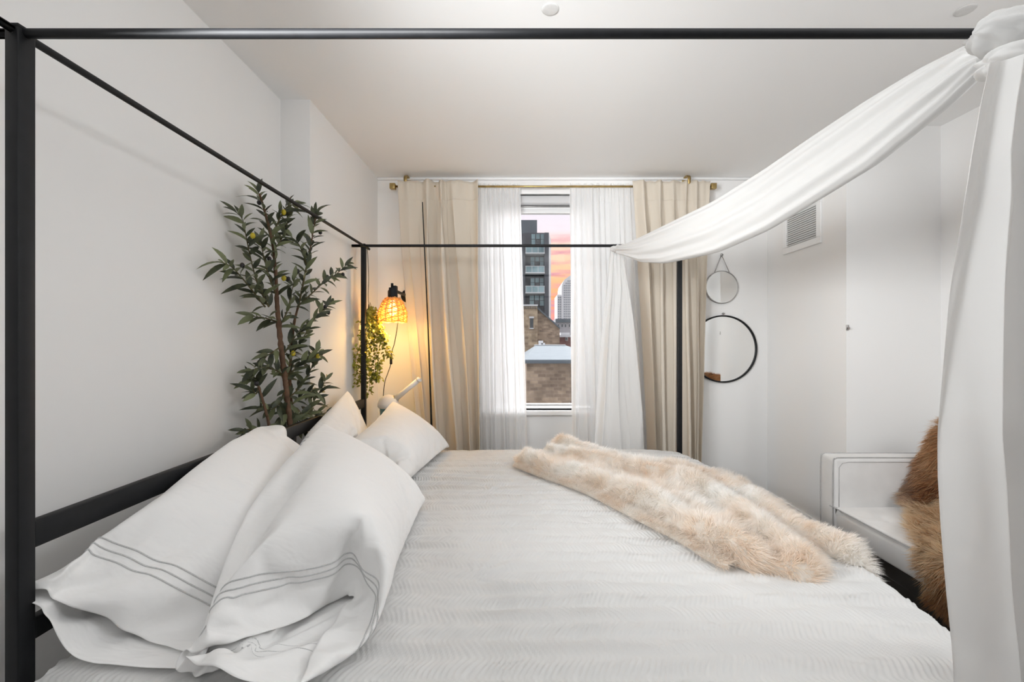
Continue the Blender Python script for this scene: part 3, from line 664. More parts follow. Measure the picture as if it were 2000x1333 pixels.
def tint_sheep(fi, fj, p, r):
    q = fbm(p * np.array([5, 6, 6]), 2, 81) * .18 + r.normal(0, .07, len(p))
    v_ = fi + .25 * (fj - .2) + q                                   # along the hide
    stops = [0, .18, .30, .345, .42, .50, .60, .72, .82, 1.0]
    cols = np.array([s2l(205, 170, 130), s2l(196, 150, 105), s2l(176, 120, 72), s2l(120, 72, 40), s2l(130, 82, 48), s2l(200, 165, 125), s2l(226, 205, 175), s2l(222, 196, 162), s2l(196, 150, 105), s2l(176, 130, 90)])
    c = np.stack([np.interp(v_, stops, cols[:, k]) for k in range(3)], -1)
    wht = (sstep(.16, .0, fj) * sstep(.2, .5, fi) * sstep(.62, .52, fi))[:, None] * .3
    c = c * (1 - wht) + np.array(s2l(236, 226, 210)) * wht
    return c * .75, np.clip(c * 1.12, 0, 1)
def lay_sheep(fi, fj, p):
    i = np.clip((fi * (nu3 - 1)).astype(int), 0, nu3 - 2); d = pc[i + 1] - pc[i]; d = d / np.linalg.norm(d, axis=1)[:, None]
    side = np.where(fj < .12, 1.0, 0.0) * .5
    return np.stack([d[:, 0], side, d[:, 1]], -1) * .75
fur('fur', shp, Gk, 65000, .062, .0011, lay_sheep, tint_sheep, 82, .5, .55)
# ------------------------------------------------------------------ pillows: two sewn cloth sheets, inflated and settled by a short cloth simulation
from mathutils.bvhtree import BVHTree
def wrinkle_mat():
    m = cloth_mat('white_cotton_pillowcase', (.93, .926, .92), .10, 0, 500, .05)
    nt = m.node_tree; bp = next(n for n in nt.nodes if n.type == 'BUMP'); t = next(n for n in nt.nodes if n.type == 'TEX_COORD')
    mpn = N(nt.nodes, 'ShaderNodeMapping'); mpn.inputs['Rotation'].default_value = (.3, .4, .5); mpn.inputs['Scale'].default_value = (6, 19, 12)
    n2_ = N(nt.nodes, 'ShaderNodeTexNoise'); n2_.inputs['Scale'].default_value = 1; n2_.inputs['Detail'].default_value = 3; n2_.inputs['Distortion'].default_value = .3
    b2 = N(nt.nodes, 'ShaderNodeBump'); b2.inputs['Strength'].default_value = .6; b2.inputs['Distance'].default_value = .014
    nt.links.new(t.outputs['Object'], mpn.inputs[0]); nt.links.new(mpn.outputs[0], n2_.inputs[0]); nt.links.new(n2_.outputs[0], b2.inputs['Height']); nt.links.new(b2.outputs[0], bp.inputs['Normal'])
    return m
M['pillow'] = wrinkle_mat()
helpers = []
def collider(vf, fr=40):
    me = bpy.data.meshes.new('collider'); me.from_pydata([tuple(p) for p in vf[0]], [], [list(q) for q in vf[1]]); o = bpy.data.objects.new('collider', me); COL.objects.link(o)
    o.modifiers.new('collision', 'COLLISION'); o.collision.cloth_friction = fr; o.collision.thickness_outer = .005; o.collision.damping = .9
    helpers.append(o); return o
collider(boxm(-1.3, 1.2, .86, 3, .3, .581)); collider(boxm(-1.2, -1.012, .5, 3, .4, .89))
def pillow(label, LEN, WID, CUFF, n1, n2, seed, bn, tn, bf, tf, y0, press, lines, frames=44, gravity=.35, bend=.6, top=0.0, near=False):
    """bn/tn: (x, z) of the bottom and top long edge at the near (open) end; bf/tf: the same at the far end"""
    xs = np.linspace(0, 1, n1); ys = np.linspace(0, 1, n2); r = np.random.default_rng(seed)
    bn, tn, bf, tf = (np.array(q, float) for q in (bn, tn, bf, tf))
    v, idx, f, wp, wpin = [], {}, [], [], []
    for s in (0, 1):
        for i, x in enumerate(xs):
            for j, y in enumerate(ys):
                seam = i in (0, n1 - 1) or j == n2 - 1
                if seam and s: idx[s, i, j] = idx[0, i, j]; continue
                b_ = bn * (1 - y) + bf * y; t_ = tn * (1 - y) + tf * y; e = t_ - b_; e = e / np.linalg.norm(e); nn = np.array([-e[1], e[0]])
                if nn[0] < 0: nn = -nn
                p = b_ + e * x * WID + nn * (0 if seam else (.012 if s else -.012))
                idx[s, i, j] = len(v); v.append((p[0], y0 + y * LEN, p[1] + r.normal(0, .0008)))
                wp.append(min(1, max(0, (y * LEN - CUFF) / .06)))
                wpin.append(1.0 if (i == 0 and .15 < y < .96) or (top and i == n1 - 1 and y > top) or (near and i == n1 - 1 and j < 2) else 0.0)
        for i in range(n1 - 1):
            for j in range(n2 - 1):
                q = [idx[s, i, j], idx[s, i + 1, j], idx[s, i + 1, j + 1], idx[s, i, j + 1]]; f.append(q[::-1] if s else q)
    me = bpy.data.meshes.new('cloth'); me.from_pydata(v, [], f); o = bpy.data.objects.new('cloth', me); COL.objects.link(o)
    g1 = o.vertex_groups.new(name='press'); g2 = o.vertex_groups.new(name='pin')
    for k in range(len(v)):
        g1.add([k], wp[k], 'REPLACE')
        if wpin[k]: g2.add([k], wpin[k], 'REPLACE')
    m = o.modifiers.new('cloth', 'CLOTH'); s = m.settings
    s.quality = 8; s.mass = .25; s.tension_stiffness = s.compression_stiffness = 18; s.shear_stiffness = 6; s.bending_stiffness = bend
    s.tension_damping = s.compression_damping = s.shear_damping = 8; s.bending_damping = 1; s.air_damping = 3; s.shrink_min = -.05
    s.use_pressure = True; s.uniform_pressure_force = press; s.vertex_group_pressure = 'press'; s.vertex_group_mass = 'pin'; s.pin_stiffness = 1
    s.effector_weights.gravity = gravity
    c = m.collision_settings; c.distance_min = .006; c.friction = 30; c.collision_quality = 4; c.use_self_collision = True; c.self_distance_min = .005; c.self_friction = 10
    m.point_cache.frame_start = 1; m.point_cache.frame_end = frames; scene.frame_start = 1; scene.frame_end = frames
    for fr in range(1, frames + 1): scene.frame_set(fr)
    me0 = bpy.data.meshes.new_from_object(o.evaluated_get(bpy.context.evaluated_depsgraph_get()))
    co = np.array([q.co[:] for q in me0.vertices])
    o.modifiers.remove(m); bpy.data.objects.remove(o)
    tmp = collider((co, f), 30)
    pm_ = mesh('pillow', (co, f), M['pillow'])
    md = pm_.modifiers.new('smooth', 'SUBSURF'); md.levels = md.render_levels = 2
    me1 = bpy.data.meshes.new_from_object(pm_.evaluated_get(bpy.context.evaluated_depsgraph_get()))
    bvh = BVHTree.FromPolygons([(q.co + pm_.location)[:] for q in me1.vertices], [list(q.vertices) for q in me1.polygons])
    pm_.modifiers.new('thickness', 'SOLIDIFY').thickness = .0012
    tag(pm_, label, 'pillow', 'white pillows at the bed head')
    cen = co.mean(0)
    for y in lines:
        t = y / LEN * (n2 - 1); j = int(t); u = t - j; ring = []
        for s_, rg in ((1, range(0, n1)), (0, range(n1 - 2, 0, -1))):
            for i in rg: ring.append(co[idx[s_, i, j]] * (1 - u) + co[idx[s_, i, j + 1]] * u)
        ring.append(ring[0]); path = []
        for p in smoothpath(np.array(ring), 220):
            h, nn, _, _ = bvh.find_nearest(Vector(p)); path.append((h + nn * .0004)[:])
        mesh('embroidered_line', tubem(path, .0019, 6, caps=False), M['stitch'], pm_, label='thin grey embroidered line')
    return pm_
pillow('white pillow slumped against black headboard nearest camera with folded open end', .96, .54, .17, 28, 52, 0, (-.56, .61), (-.955, .71), (-.64, .61), (-.97, .78), .905, 9.0, (.105, .122, .139), top=.97, near=True)
pillow('white pillow standing at far headboard end below ivy and teal steamer', .74, .40, .13, 24, 42, 1, (-.88, .61), (-.985, .87), (-.88, .61), (-.985, .85), 1.90, 4.0, (.08, .095, .11), 36, top=.97)
pillow('plump white pillow leaning in front of nearest one, grey lines at hem', 1.02, .54, .16, 30, 54, 2, (-.34, .60), (-.70, .90), (-.40, .60), (-.705, .83), .835, 11.0, (.10, .117, .134), top=.975)
pillow('plump white pillow at far side leaning in front of another pillow', .94, .46, .14, 28, 48, 3, (-.56, .60), (-.94, .78), (-.455, .60), (-.725, .82), 1.86, 7.0, (.09, .105, .12), top=.975)
for o in helpers: bpy.data.objects.remove(o)
scene.frame_set(1)
# ------------------------------------------------------------------ curtain rod
RYR = 3.315; rz = P(0, 364.5, RYR)[2]; rx0, rx1 = P(773, 0, RYR)[0], P(1387, 0, RYR)[0]
rod = thing('curtain_rod', 'slim brass curtain rod with square end caps above window', 'curtain rod', ((rx0 + rx1) / 2, RYR, rz))
mesh('rod', tubem([(rx0 - .01, RYR, rz), (rx1 + .01, RYR, rz)], .008, 12), M['brass'], rod)
for xx in (rx0 - .022, rx1 + .022): box('finial', xx - .021, xx + .021, RYR - .021, RYR + .021, rz - .021, rz + .021, M['brass'], rod, .004)
for px in (793, 1344):
    xx = P(px, 0, RYR)[0]
    prof = smoothpath([(YF, rz + .085), (YF - .05, rz + .088), (RYR + .0, rz + .082), (RYR - .02, rz + .06), (RYR - .016, rz + .02), (RYR, rz - .012), (RYR + .016, rz)], 26)
    q = MB(); tk = .003
    v_ = []; f_ = []
    for i, (yy, zz) in enumerate(prof):
        tg = prof[min(i + 1, 25)] - prof[max(i - 1, 0)]; tg = tg / np.linalg.norm(tg); n_ = np.array([-tg[1], tg[0]]) * tk
        for sx in (-.012, .012):
            v_ += [(xx + sx, yy + n_[0], zz + n_[1]), (xx + sx, yy - n_[0], zz - n_[1])]
    for i in range(25):
        a = i * 4; b_ = a + 4
        f_ += [[a, b_, b_ + 2, a + 2], [a + 1, a + 3, b_ + 3, b_ + 1], [a, a + 1, b_ + 1, b_], [a + 2, b_ + 2, b_ + 3, a + 3]]
    bk_ = mesh('bracket', (v_, f_), M['brass'], rod)
    box('bracket_plate', xx - .016, xx + .016, YF - .005, YF, rz + .065, rz + .112, M['brass'], bk_, .002)
# ------------------------------------------------------------------ curtains
def curtain(name, label, cat, m, Yc, top, bot, ztop, zbot, folds, seed, amp=.035, head=.06, thick=.0, group=None, lean=1.0, hfreq=1.6, sway=None, calm=None):
    """top/bot: (x0, x1) in metres at top and bottom; folds: phase count"""
    nz, nx = 90, int(folds * 26)
    zt = np.linspace(0, 1, nz); u = np.linspace(0, 1, nx)
    Z, U_ = np.meshgrid(zt, u, indexing='ij')
    warp = U_ + .5 / folds * vnoise(np.stack([U_ * folds * .9, Z * 1.1, U_ * 0], -1), seed)
    e = Z ** lean
    x0 = top[0] * (1 - e) + bot[0] * e; x1 = top[1] * (1 - e) + bot[1] * e
    ph = 2 * PI * folds * warp
    drop = sstep(0, .25, Z)
    w = (np.sin(ph) + .3 * np.sin(2 * ph + 1.2)) * (1 if calm is None else calm + (1 - calm) * sstep(.1, .45, U_))
    y = Yc + amp * (.45 + .55 * drop) * w * (.75 + .5 * vnoise(np.stack([U_ * folds * .5, Z * .8, U_ * 0 + 5], -1), seed + 3))
    hd = np.exp(-(Z / .05) ** 2)
    y += hd * .006 * np.sin(2 * PI * folds * hfreq * U_ + seed)
    x = x0 + U_ * (x1 - x0) + amp * .45 * drop * np.sin(2 * ph) * np.sin(PI * U_)
    z = ztop + (zbot - ztop) * Z
    z = z + hd * .010 * np.abs(np.sin(PI * folds * U_ * 1.0 + seed))
    y += .006 * fbm(np.stack([U_ * folds * 1.6, Z * 5, U_ * 0 + 9], -1), 2, seed + 7) * drop
    if sway is not None: x = x + sway(Z, U_); 
    G = np.stack([x, y, z], -1)
    o = mesh(name, (G.reshape(-1, 3), gridf(nz, nx)), m)
    if thick:
        md = o.modifiers.new('cloth_thickness', 'SOLIDIFY'); md.thickness = thick; md.offset = 0
    tag(o, label, cat, group)
    # header seam below the rod pocket
    j = int(nz * .065)
    pth = G[j] + np.array([0, -thick / 2 - .0012, 0])
    mesh('header_seam', tubem(pth[::2], .0011, 4), m, o)
    jj = nz - 4
    mesh('hem', tubem((G[jj] + np.array([0, -thick / 2 - .0012, 0]))[::2], .0011, 4), m, o)
    return o, G
Xat = lambda px, Y: P(px, 0, Y)[0]
YB_, YS_ = 3.285, 3.335
zt_ = rz + .025
cl, Gl = curtain('curtain', 'beige curtain left of window glowing yellow from wall lamp', 'curtain', M['beige'], YB_, (Xat(777, YB_), Xat(934, YB_)), (Xat(832, YB_), Xat(940, YB_)), zt_, .02, 5.0, 11, .060, thick=.003, lean=1.3, calm=.3)
cr, Gr = curtain('curtain', 'beige curtain right of window behind black bedpost', 'curtain', M['beige'], YB_, (Xat(1236, YB_), Xat(1387, YB_)), (Xat(1272, YB_), Xat(1366, YB_)), zt_, .02, 5.5, 17, .060, thick=.003, lean=.8)
curtain('sheer_curtain', 'white sheer curtain hanging at left side of window', 'curtain', M['sheer'], YS_, (Xat(926, YS_), Xat(1016, YS_)), (Xat(934, YS_), Xat(1033, YS_)), zt_ - .004, .02, 9, 23, .020, hfreq=2.2)
curtain('sheer_curtain', 'white sheer curtain hanging at right side of window', 'curtain', M['sheer'], YS_, (Xat(1112, YS_), Xat(1246, YS_)), (Xat(1119, YS_), Xat(1274, YS_)), zt_ - .004, .02, 10, 29, .020, hfreq=2.2)
# thin black pull wand on the left curtain
a, b_ = P(825, 395, 3.21), P(843, 838, 3.21); c_ = P(836, 640, 3.21)
wd = mesh('pull_wand', tubem(smoothpath([a, c_, b_], 20), np.linspace(.0035, .0075, 20), 8), M['black'], cl, label='thin black pull wand')
# ------------------------------------------------------------------ canopy cloth
cc = thing('canopy_cloth', 'long white gauze canopy cloth tied at bedpost and swagged to the far rail', 'drapery', (1.0, .9, 0))
tab = [(1925, 92, 132), (1900, 86, 158), (1850, 110, 205), (1800, 136, 246), (1700, 196, 327), (1600, 262, 389), (1500, 330, 450), (1400, 392, 494), (1300, 440, 515), (1255, 462, 513), (1230, 474, 503), (1210, 480, 496)]
rows = []
for px, yt, yb in tab:
    r = (px - CX) / F; Yq = 1.2445 / (r + .205); a = P(px, yt, Yq); c = P(px, yb, Yq); rows.append([a[0], Yq, a[2], c[2]])
rows = np.array(rows); ns_ = 170; na = 96
rp = np.stack([np.interp(np.linspace(0, 11, ns_), np.arange(12), rows[:, k]) for k in range(4)], -1)
for _ in range(6): rp[1:-1] = (rp[:-2] + 2 * rp[1:-1] + rp[2:]) / 4
si = np.linspace(0, 1, ns_)
th_ = np.linspace(0, 2 * PI, na, endpoint=False)
SI, TH = np.meshgrid(si, th_, indexing='ij')
mid = (rp[:, 2] + rp[:, 3]) / 2; hh = (rp[:, 2] - rp[:, 3]) / 2
dep = .030 + .014 * np.sin(PI * si)
fold = 1 + .16 * np.sin(7 * TH + 5 * SI + .8 * np.sin(9 * SI)) * np.clip(np.abs(np.cos(TH)) + .2, 0, 1) + .09 * np.sin(13 * TH - 7 * SI) + .05 * vnoise(np.stack([np.cos(TH) * 3, np.sin(TH) * 3, SI * 9], -1), 91)
dirv = np.array([-.205, 1]); perp = np.array([1, .205]) / math.hypot(1, .205)
cth = np.sign(np.cos(TH)) * np.abs(np.cos(TH)) ** .8; sth = np.sin(TH)
off = cth * dep[:, None] * fold
Gsw = np.stack([rp[:, 0][:, None] + perp[0] * off, rp[:, 1][:, None] + perp[1] * off, mid[:, None] + sth * hh[:, None] * (1 + .03 * (fold - 1))], -1)
mesh('swag', (Gsw.reshape(-1, 3), gridf(ns_, na, True)), M['scarf'], cc)
# hanging panel by the near right post
def panel(name, left, right, zt0, zb0, Yc, folds, amp, seed, nx=150, nz=110, lip=0):
    z = np.linspace(0, 1, nz); u = np.linspace(0, 1, nx); Z, U_ = np.meshgrid(z, u, indexing='ij')
    xl = np.interp(Z, np.linspace(0, 1, len(left)), left); xr = np.interp(Z, np.linspace(0, 1, len(right)), right)
    wrp = U_ + .4 / folds * vnoise(np.stack([U_ * folds, Z * 2, U_ * 0], -1), seed)
    wgt = np.clip(.35 + Z * 1.6, 0, 1)
    y = Yc + amp * wgt * (np.sin(2 * PI * folds * wrp) + .35 * np.sin(4 * PI * folds * wrp + 2)) + .006 * fbm(np.stack([U_ * 5, Z * 4, U_ * 0], -1), 3, seed + 4)
    x = xl + U_ * (xr - xl) + amp * .5 * wgt * np.sin(4 * PI * folds * wrp) * np.sin(PI * U_)
    G = np.stack([x, y, zt0 + (zb0 - zt0) * Z], -1)
    return mesh(name, (G.reshape(-1, 3), gridf(nz, nx)), M['scarf'], cc)
YN = .825
lx = [Xat(p, YN) for p in (1926, 1906, 1893, 1884, 1877, 1870, 1862, 1856, 1852, 1852, 1857, 1864, 1872, 1880, 1884, 1888, 1890, 1890, 1890, 1890, 1890)]
ztp = P(0, 118, YN)[2]
panel('hanging_panel', lx, [1.12] * 3 + [1.16] * 6 + [1.2] * 12, ztp, .03, YN, 4.2, .022, 95)
# wraps around the rail end
def lump(c, r, seed, tw=5, n=48):
    th1 = np.linspace(0, PI, n); ph1 = np.linspace(0, 2 * PI, n, endpoint=False); A_, B2 = np.meshgrid(th1, ph1, indexing='ij')
    d = np.stack([np.cos(A_), np.sin(A_) * np.cos(B2), np.sin(A_) * np.sin(B2)], -1)
    k = 1 + .10 * np.sin(tw * B2 + 4 * A_) * np.sin(A_) + .10 * fbm(d * 1.8, 3, seed)
    return (np.array(c) + d * k[..., None] * np.array(r)).reshape(-1, 3), gridf(n, n, True)
c0 = P(1982, 68, .885); c1 = P(1992, 124, .865)
mesh('wrapped_knot', lump(c0, (.084, .052, .042), 97, 6), M['scarf'], cc)
mesh('wrapped_knot', lump((c1[0], c1[1], c1[2]), (.076, .05, .030), 99, 5), M['scarf'], cc)
for k in range(2):
    xk = Xat(1912 + k * 20, .885)
    pth = [(xk + .022 * math.sin(t * .5 + k) + .010 * t / 6, .885 + .022 * math.cos(t), c0[2] - .002 + .022 * math.sin(t)) for t in np.linspace(0, 2 * PI, 30)]
    mesh('wrap', tubem(pth, .009, 10), M['scarf'], cc)
# tail hanging behind the far rail
YT = 2.945
lx = [Xat(p, YT) for p in (1193, 1189, 1184, 1178, 1174, 1170, 1167, 1164, 1162, 1160, 1158)]; rx = [Xat(p, YT) for p in (1217, 1222, 1230, 1236, 1241, 1246, 1250, 1255, 1258, 1260, 1262)]
panel('hanging_tail', lx, rx, P(0, 476, YT)[2], .25, YT, 3, .012, 103, 90, 90)
mesh('wrap', lump(P(1205, 486, 2.885), (.045, .030, .024), 107, 4, 30), M['scarf'], cc)
# ------------------------------------------------------------------ mirrors
YM = YF
c = P(1411, 561, YM - .02); r = 32 / F * (YM - .02)
mr = thing('round_mirror', 'small round mirror hanging from a cord on a nail', 'mirror', (c[0], YM, c[2] - r))
mesh('mirror_glass', lathem([(0, -.010), (r - .002, -.010), (r - .002, 0)], (c[0], YM - .002, c[2]), 64, 'Y'), M['mirror'], mr, smooth=False)
mesh('frame', lathem([(r - .006, -.010), (r - .005, -.0145), (r, -.015), (r + .002, -.012), (r + .002, 0)], (c[0], YM - .001, c[2]), 72, 'Y'), M['steel'], mr)
nl = P(1409.5, 498, YM - .015)
sp_ = [(c[0] - .058, YM - .012, c[2] + r * .89), (nl[0], YM - .013, nl[2]), (c[0] + .058, YM - .012, c[2] + r * .89)]
for k in (0, 1): mesh('cord', tubem([sp_[k], sp_[k + 1]], .0028, 6), M['steel'], mr)
mesh('nail', lathem([(.0, -.02), (.010, -.02), (.010, -.014), (.004, -.012), (.004, 0)], (nl[0], YM, nl[2]), 16, 'Y'), M['steel'], mr)
c = P(1413, 682, YM - .02); r = 66 / F * (YM - .02)
mr = thing('round_mirror', 'large round mirror with thin black frame partly behind curtain', 'mirror', (c[0], YM, c[2] - r))
mesh('mirror_glass', lathem([(0, -.012), (r - .004, -.012), (r - .004, 0)], (c[0], YM - .002, c[2]), 96, 'Y'), M['mirror'], mr, smooth=False)
mesh('frame', lathem([(r - .011, -.010), (r - .011, -.022), (r, -.022), (r, 0)], (c[0], YM - .001, c[2]), 96, 'Y'), M['black'], mr)
nl = P(1413, 613, YM - .02)
mesh('nail', lathem([(.0, -.018), (.008, -.018), (.008, -.012), (.004, -.01), (.004, 0)], (nl[0], YM, nl[2]), 16, 'Y'), M['steel'], mr)
# ------------------------------------------------------------------ nightstand and facial steamer
M['nsw'] = mat('white_lacquer_nightstand', (.75, .74, .72), .4, noise=(8, .05))
ns = thing('nightstand', 'small white nightstand tucked behind pillows beside far bedpost', 'nightstand', (-.90, 3.08, 0))
box('top', -1.09, -.72, 2.91, 3.215, .60, .62, M['nsw'], ns, .004)
nb = box('body', -1.08, -.73, 2.92, 3.205, .30, .60, M['nsw'], ns, .004)
dr = box('drawer', -.73, -.716, 2.93, 3.195, .34, .58, M['nsw'], ns, .004)
mesh('knob', lathem([(.0, .022), (.011, .020), (.013, .012), (.006, .006), (.006, 0)][::-1], (0, 0, 0), 16), M['brass'], dr)
kn = dr.children[0]; kn.data.transform(Matrix.Rotation(PI / 2, 4, 'Y')); kn.location = Vector((-.716, 3.06, .46)) - base(ns)
for v_ in kn.data.vertices: v_.co += base(ns)
for xx in (-1.06, -.75):
    for yy in (2.94, 3.185): mesh('leg', lathem([(.010, 0), (.016, .30)], (xx, yy, 0), 12), M['nsw'], ns)
M['plastic'] = mat('white_gloss_plastic', (.84, .83, .82), .25, bump=(60, .02, .0005))
M['teal'] = mat('teal_water_tank', (.10, .24, .25), .15, noise=(12, .15), coat=.4)
sx_, sy_ = Xat(760, 3.03), 3.03
zt1 = P(0, 797, 3.03)[2]; zt2 = P(0, 771, 3.03)[2]
stm = thing('facial_steamer', 'white and teal facial steamer with long white nozzle on nightstand', 'steamer', (sx_, sy_, .62))
mesh('base', lathem([(.085, 0), (.088, .006), (.084, .018), (.07, .022)], (sx_, sy_, .62), 32), M['plastic'], stm)
mesh('water_tank', lathem([(.062, .020), (.058, .06), (.060, .12), (.064, zt1 - .62 + .006)], (sx_, sy_, .62), 32), M['teal'], stm)
mesh('head', lathem([(.066, zt1), (.074, zt1 + .010), (.074, zt1 + .03), (.060, zt1 + .062), (.030, zt2 - .006), (.0, zt2)], (sx_ - .004, sy_, 0), 32), M['plastic'], stm)
a = P(772, 780, 3.03); b_ = P(817, 743, 3.0)
nzl = mesh('nozzle', tubem([a, ((a[0] + b_[0]) / 2, 3.015, (a[2] + b_[2]) / 2), b_], [.020, .017, .0175], 16), M['plastic'], stm)
mesh('nozzle_tip', tubem([b_, (b_[0] + .010, 2.996, b_[2] + .008)], [.0195, .0195], 16), M['plastic'], nzl)
mesh('collar', tubem([(a[0] - .012, 3.03, a[2] - .010), (a[0] + .006, 3.028, a[2] + .004)], [.032, .026], 20), M['steel'], stm)
# ------------------------------------------------------------------ rattan wall lamp
LY = 3.0; lc = P(767, 0, LY)[0]; lz0 = P(0, 629, LY)[2]; lz1 = P(0, 582, LY)[2]; LR = 27 / F * LY
lamp = thing('wall_lamp', 'glowing woven rattan wall lamp with black socket and dangling cord', 'lamp', (lc, YF, lz0))
M['rattan'] = cloth_mat('honey_rattan_cord', (.80, .55, .24), .45, 0, 200, .3)
def shade_r(t): return LR * (.36 + .64 * min(1, (t / .62)) ** .55) * (1 - .04 * max(0, t - .8) / .2)   # t 0 top .. 1 rim
hL = lz1 - lz0
sh = MB(); nr = 14
for k in range(nr):
    an = 2 * PI * k / nr
    sh.add(tubem([(lc + shade_r(t) * math.cos(an), LY + shade_r(t) * math.sin(an), lz1 - t * hL) for t in np.linspace(0, 1, 14)], .0042, 6))
for ring in range(19):
    t = .03 + ring / 18 * .96; rr = shade_r(t); pth = []
    for q in range(84):
        an = 2 * PI * q / 84; wv = .0045 * math.cos(nr * an / 2 * 1.0 + ring * PI)
        pth.append((lc + (rr + wv) * math.cos(an), LY + (rr + wv) * math.sin(an), lz1 - t * hL + .003 * math.sin(5 * an + ring * 1.7) + .002 * math.sin(11 * an + ring)))
    pth.append(pth[0])
    sh.add(tubem(pth, .0032 if ring not in (0, 18) else .0055, 5, caps=False))
mesh('shade', sh.out(), M['rattan'], lamp)
sk = mesh('socket', lathem([(.030, 0), (.033, .004), (.033, .05), (.026, .062), (.026, .075), (.0, .078)], (lc, LY, lz1 - .006), 24), M['black'], lamp)
box('bracket_arm', lc - .012, lc + .012, LY, YF - .012, lz1 + .045, lz1 + .062, M['black'], lamp, .003)
box('bracket_neck', lc + .006, lc + .03, LY - .02, LY + .02, lz1 + .04, lz1 + .082, M['black'], sk, .003)
mesh('thumb_screw', tubem([(lc - .004, LY, lz1 + .07), (lc - .004, LY, lz1 + .10)], .009, 12), M['black'], sk)
mesh('wall_plate', lathem([(0, -.018), (.045, -.018), (.05, -.012), (.05, 0)], (lc, YF, lz1 + .053), 28, 'Y'), M['black'], lamp)
mb_ = bpy.data.materials.new('warm_lamp_filament'); mb_.use_nodes = True; bs_ = mb_.node_tree.nodes['Principled BSDF']
bs_.inputs['Emission Color'].default_value = (1, .66, .22, 1); bs_.inputs['Emission Strength'].default_value = 5; bs_.inputs['Base Color'].default_value = (.9, .7, .4, 1)
bz = lz0 + .085
mesh('bulb', lathem([(.0, -.042), (.018, -.036), (.028, -.018), (.030, 0), (.024, .022), (.013, .042), (.013, .06)], (lc, LY, bz), 20), mb_, lamp)
pl = bpy.data.lights.new('lamp_glow', 'POINT'); pl.energy = 6.5; pl.color = (1, .60, .16); pl.shadow_soft_size = .035
po = bpy.data.objects.new('lamp_glow', pl); COL.objects.link(po); po.location = (lc, LY, lz0 - .004)
cpts = [P(775, 600, LY + .03), P(777, 628, LY + .04), P(771, 668, LY + .1), P(764, 692, LY + .12), P(763, 712, LY + .13), P(758, 728, LY + .14), P(751, 750, LY + .15), P(748, 790, LY + .15), P(747, 850, LY + .15)]
mesh('cord', tubem(smoothpath(cpts, 70), .0028, 8), M['black'], lamp)
a, b_ = P(764, 694, LY + .12), P(763, 712, LY + .13)
box('cord_switch', a[0] - .009, a[0] + .007, a[1] - .008, a[1] + .010, b_[2], a[2], M['black'], lamp, .004)
# ------------------------------------------------------------------ artificial olive tree
def leafm(L, W, bend, fold):
    v, f = [], []; n = 5
    for i in range(n + 1):
        t = i / n; w = W * math.sin(PI * min(1, t * .93 + .04)) ** .8 * (1 - .25 * t) if 0 < i < n else (0.0008 if i == 0 else .0)
        zc_ = -bend * t * t * L
        v += [(t * L, -w, zc_ + fold * w), (t * L, 0, zc_), (t * L, w, zc_ + fold * w)]
    for i in range(n):
        a = i * 3; f += [[a, a + 3, a + 4, a + 1], [a + 1, a + 4, a + 5, a + 2]]
    return v, f
def leaf_mat(name, c1, c2, under):
    m = bpy.data.materials.new(name); m.use_nodes = True; nt = m.node_tree; b = nt.nodes['Principled BSDF']
    oi = N(nt.nodes, 'ShaderNodeObjectInfo'); ge = N(nt.nodes, 'ShaderNodeNewGeometry')
    t = N(nt.nodes, 'ShaderNodeTexCoord'); nn = N(nt.nodes, 'ShaderNodeTexNoise'); nn.inputs['Scale'].default_value = 30; nt.links.new(t.outputs['Object'], nn.inputs[0])
    ad = N(nt.nodes, 'ShaderNodeMath', operation='ADD'); nt.links.new(oi.outputs['Random'], ad.inputs[0]); nt.links.new(nn.outputs[0], ad.inputs[1])
    ml = N(nt.nodes, 'ShaderNodeMath', operation='MULTIPLY'); ml.inputs[1].default_value = .55; nt.links.new(ad.outputs[0], ml.inputs[0])
    r = ramp(nt.nodes, [(.2, c1), (.8, c2)]); nt.links.new(ml.outputs[0], r.inputs[0])
    mxn = N(nt.nodes, 'ShaderNodeMix', data_type='RGBA'); nt.links.new(ge.outputs['Backfacing'], mxn.inputs[0]); nt.links.new(r.outputs[0], mxn.inputs[6]); mxn.inputs[7].default_value = (*under, 1)
    nt.links.new(mxn.outputs[2], b.inputs['Base Color']); b.inputs['Roughness'].default_value = .5
    return m
M['oleaf'] = leaf_mat('olive_leaf', s2l(38, 44, 32), s2l(112, 118, 82), s2l(128, 134, 104))
M['bark'] = mat('brown_olive_bark', s2l(112, 84, 64), .85, noise=(40, .45), bump=(90, .6, .004))
M['twig'] = mat('green_brown_twig', s2l(92, 84, 54), .8, noise=(30, .3))
M['olive_black'] = mat('ripe_black_olive', s2l(34, 30, 34), .3, noise=(40, .2)); M['olive_yellow'] = mat('yellow_green_olive', s2l(196, 176, 40), .35, noise=(40, .25))
def TY(px): return float(np.interp(px, [430, 540, 610, 690], [1.73, 2.03, 2.18, 2.46]))
def TP(px, py, dy=0): return np.array(P(px, py, TY(px) + dy))
tree = thing('olive_tree', 'tall artificial olive tree with small olives behind the headboard', 'plant', (-1.14, 2.05, 0))
zb_ = .0
mesh('pot', lathem([(.075, 0), (.085, .01), (.096, .2), (.099, .22), (.088, .22), (.084, .19), (.0, .19)], (-1.152, 2.055, 0), 28), mat('grey_planter', (.25, .25, .25), .7, noise=(12, .2)), tree)
tr1 = [(-1.15, 2.055, .18), (-1.152, 2.05, .55), TP(566, 868), TP(563, 800), TP(557, 743), TP(551, 697), TP(545, 640), TP(541, 590), TP(539, 542), TP(533, 480), TP(522, 430), TP(507, 378)]
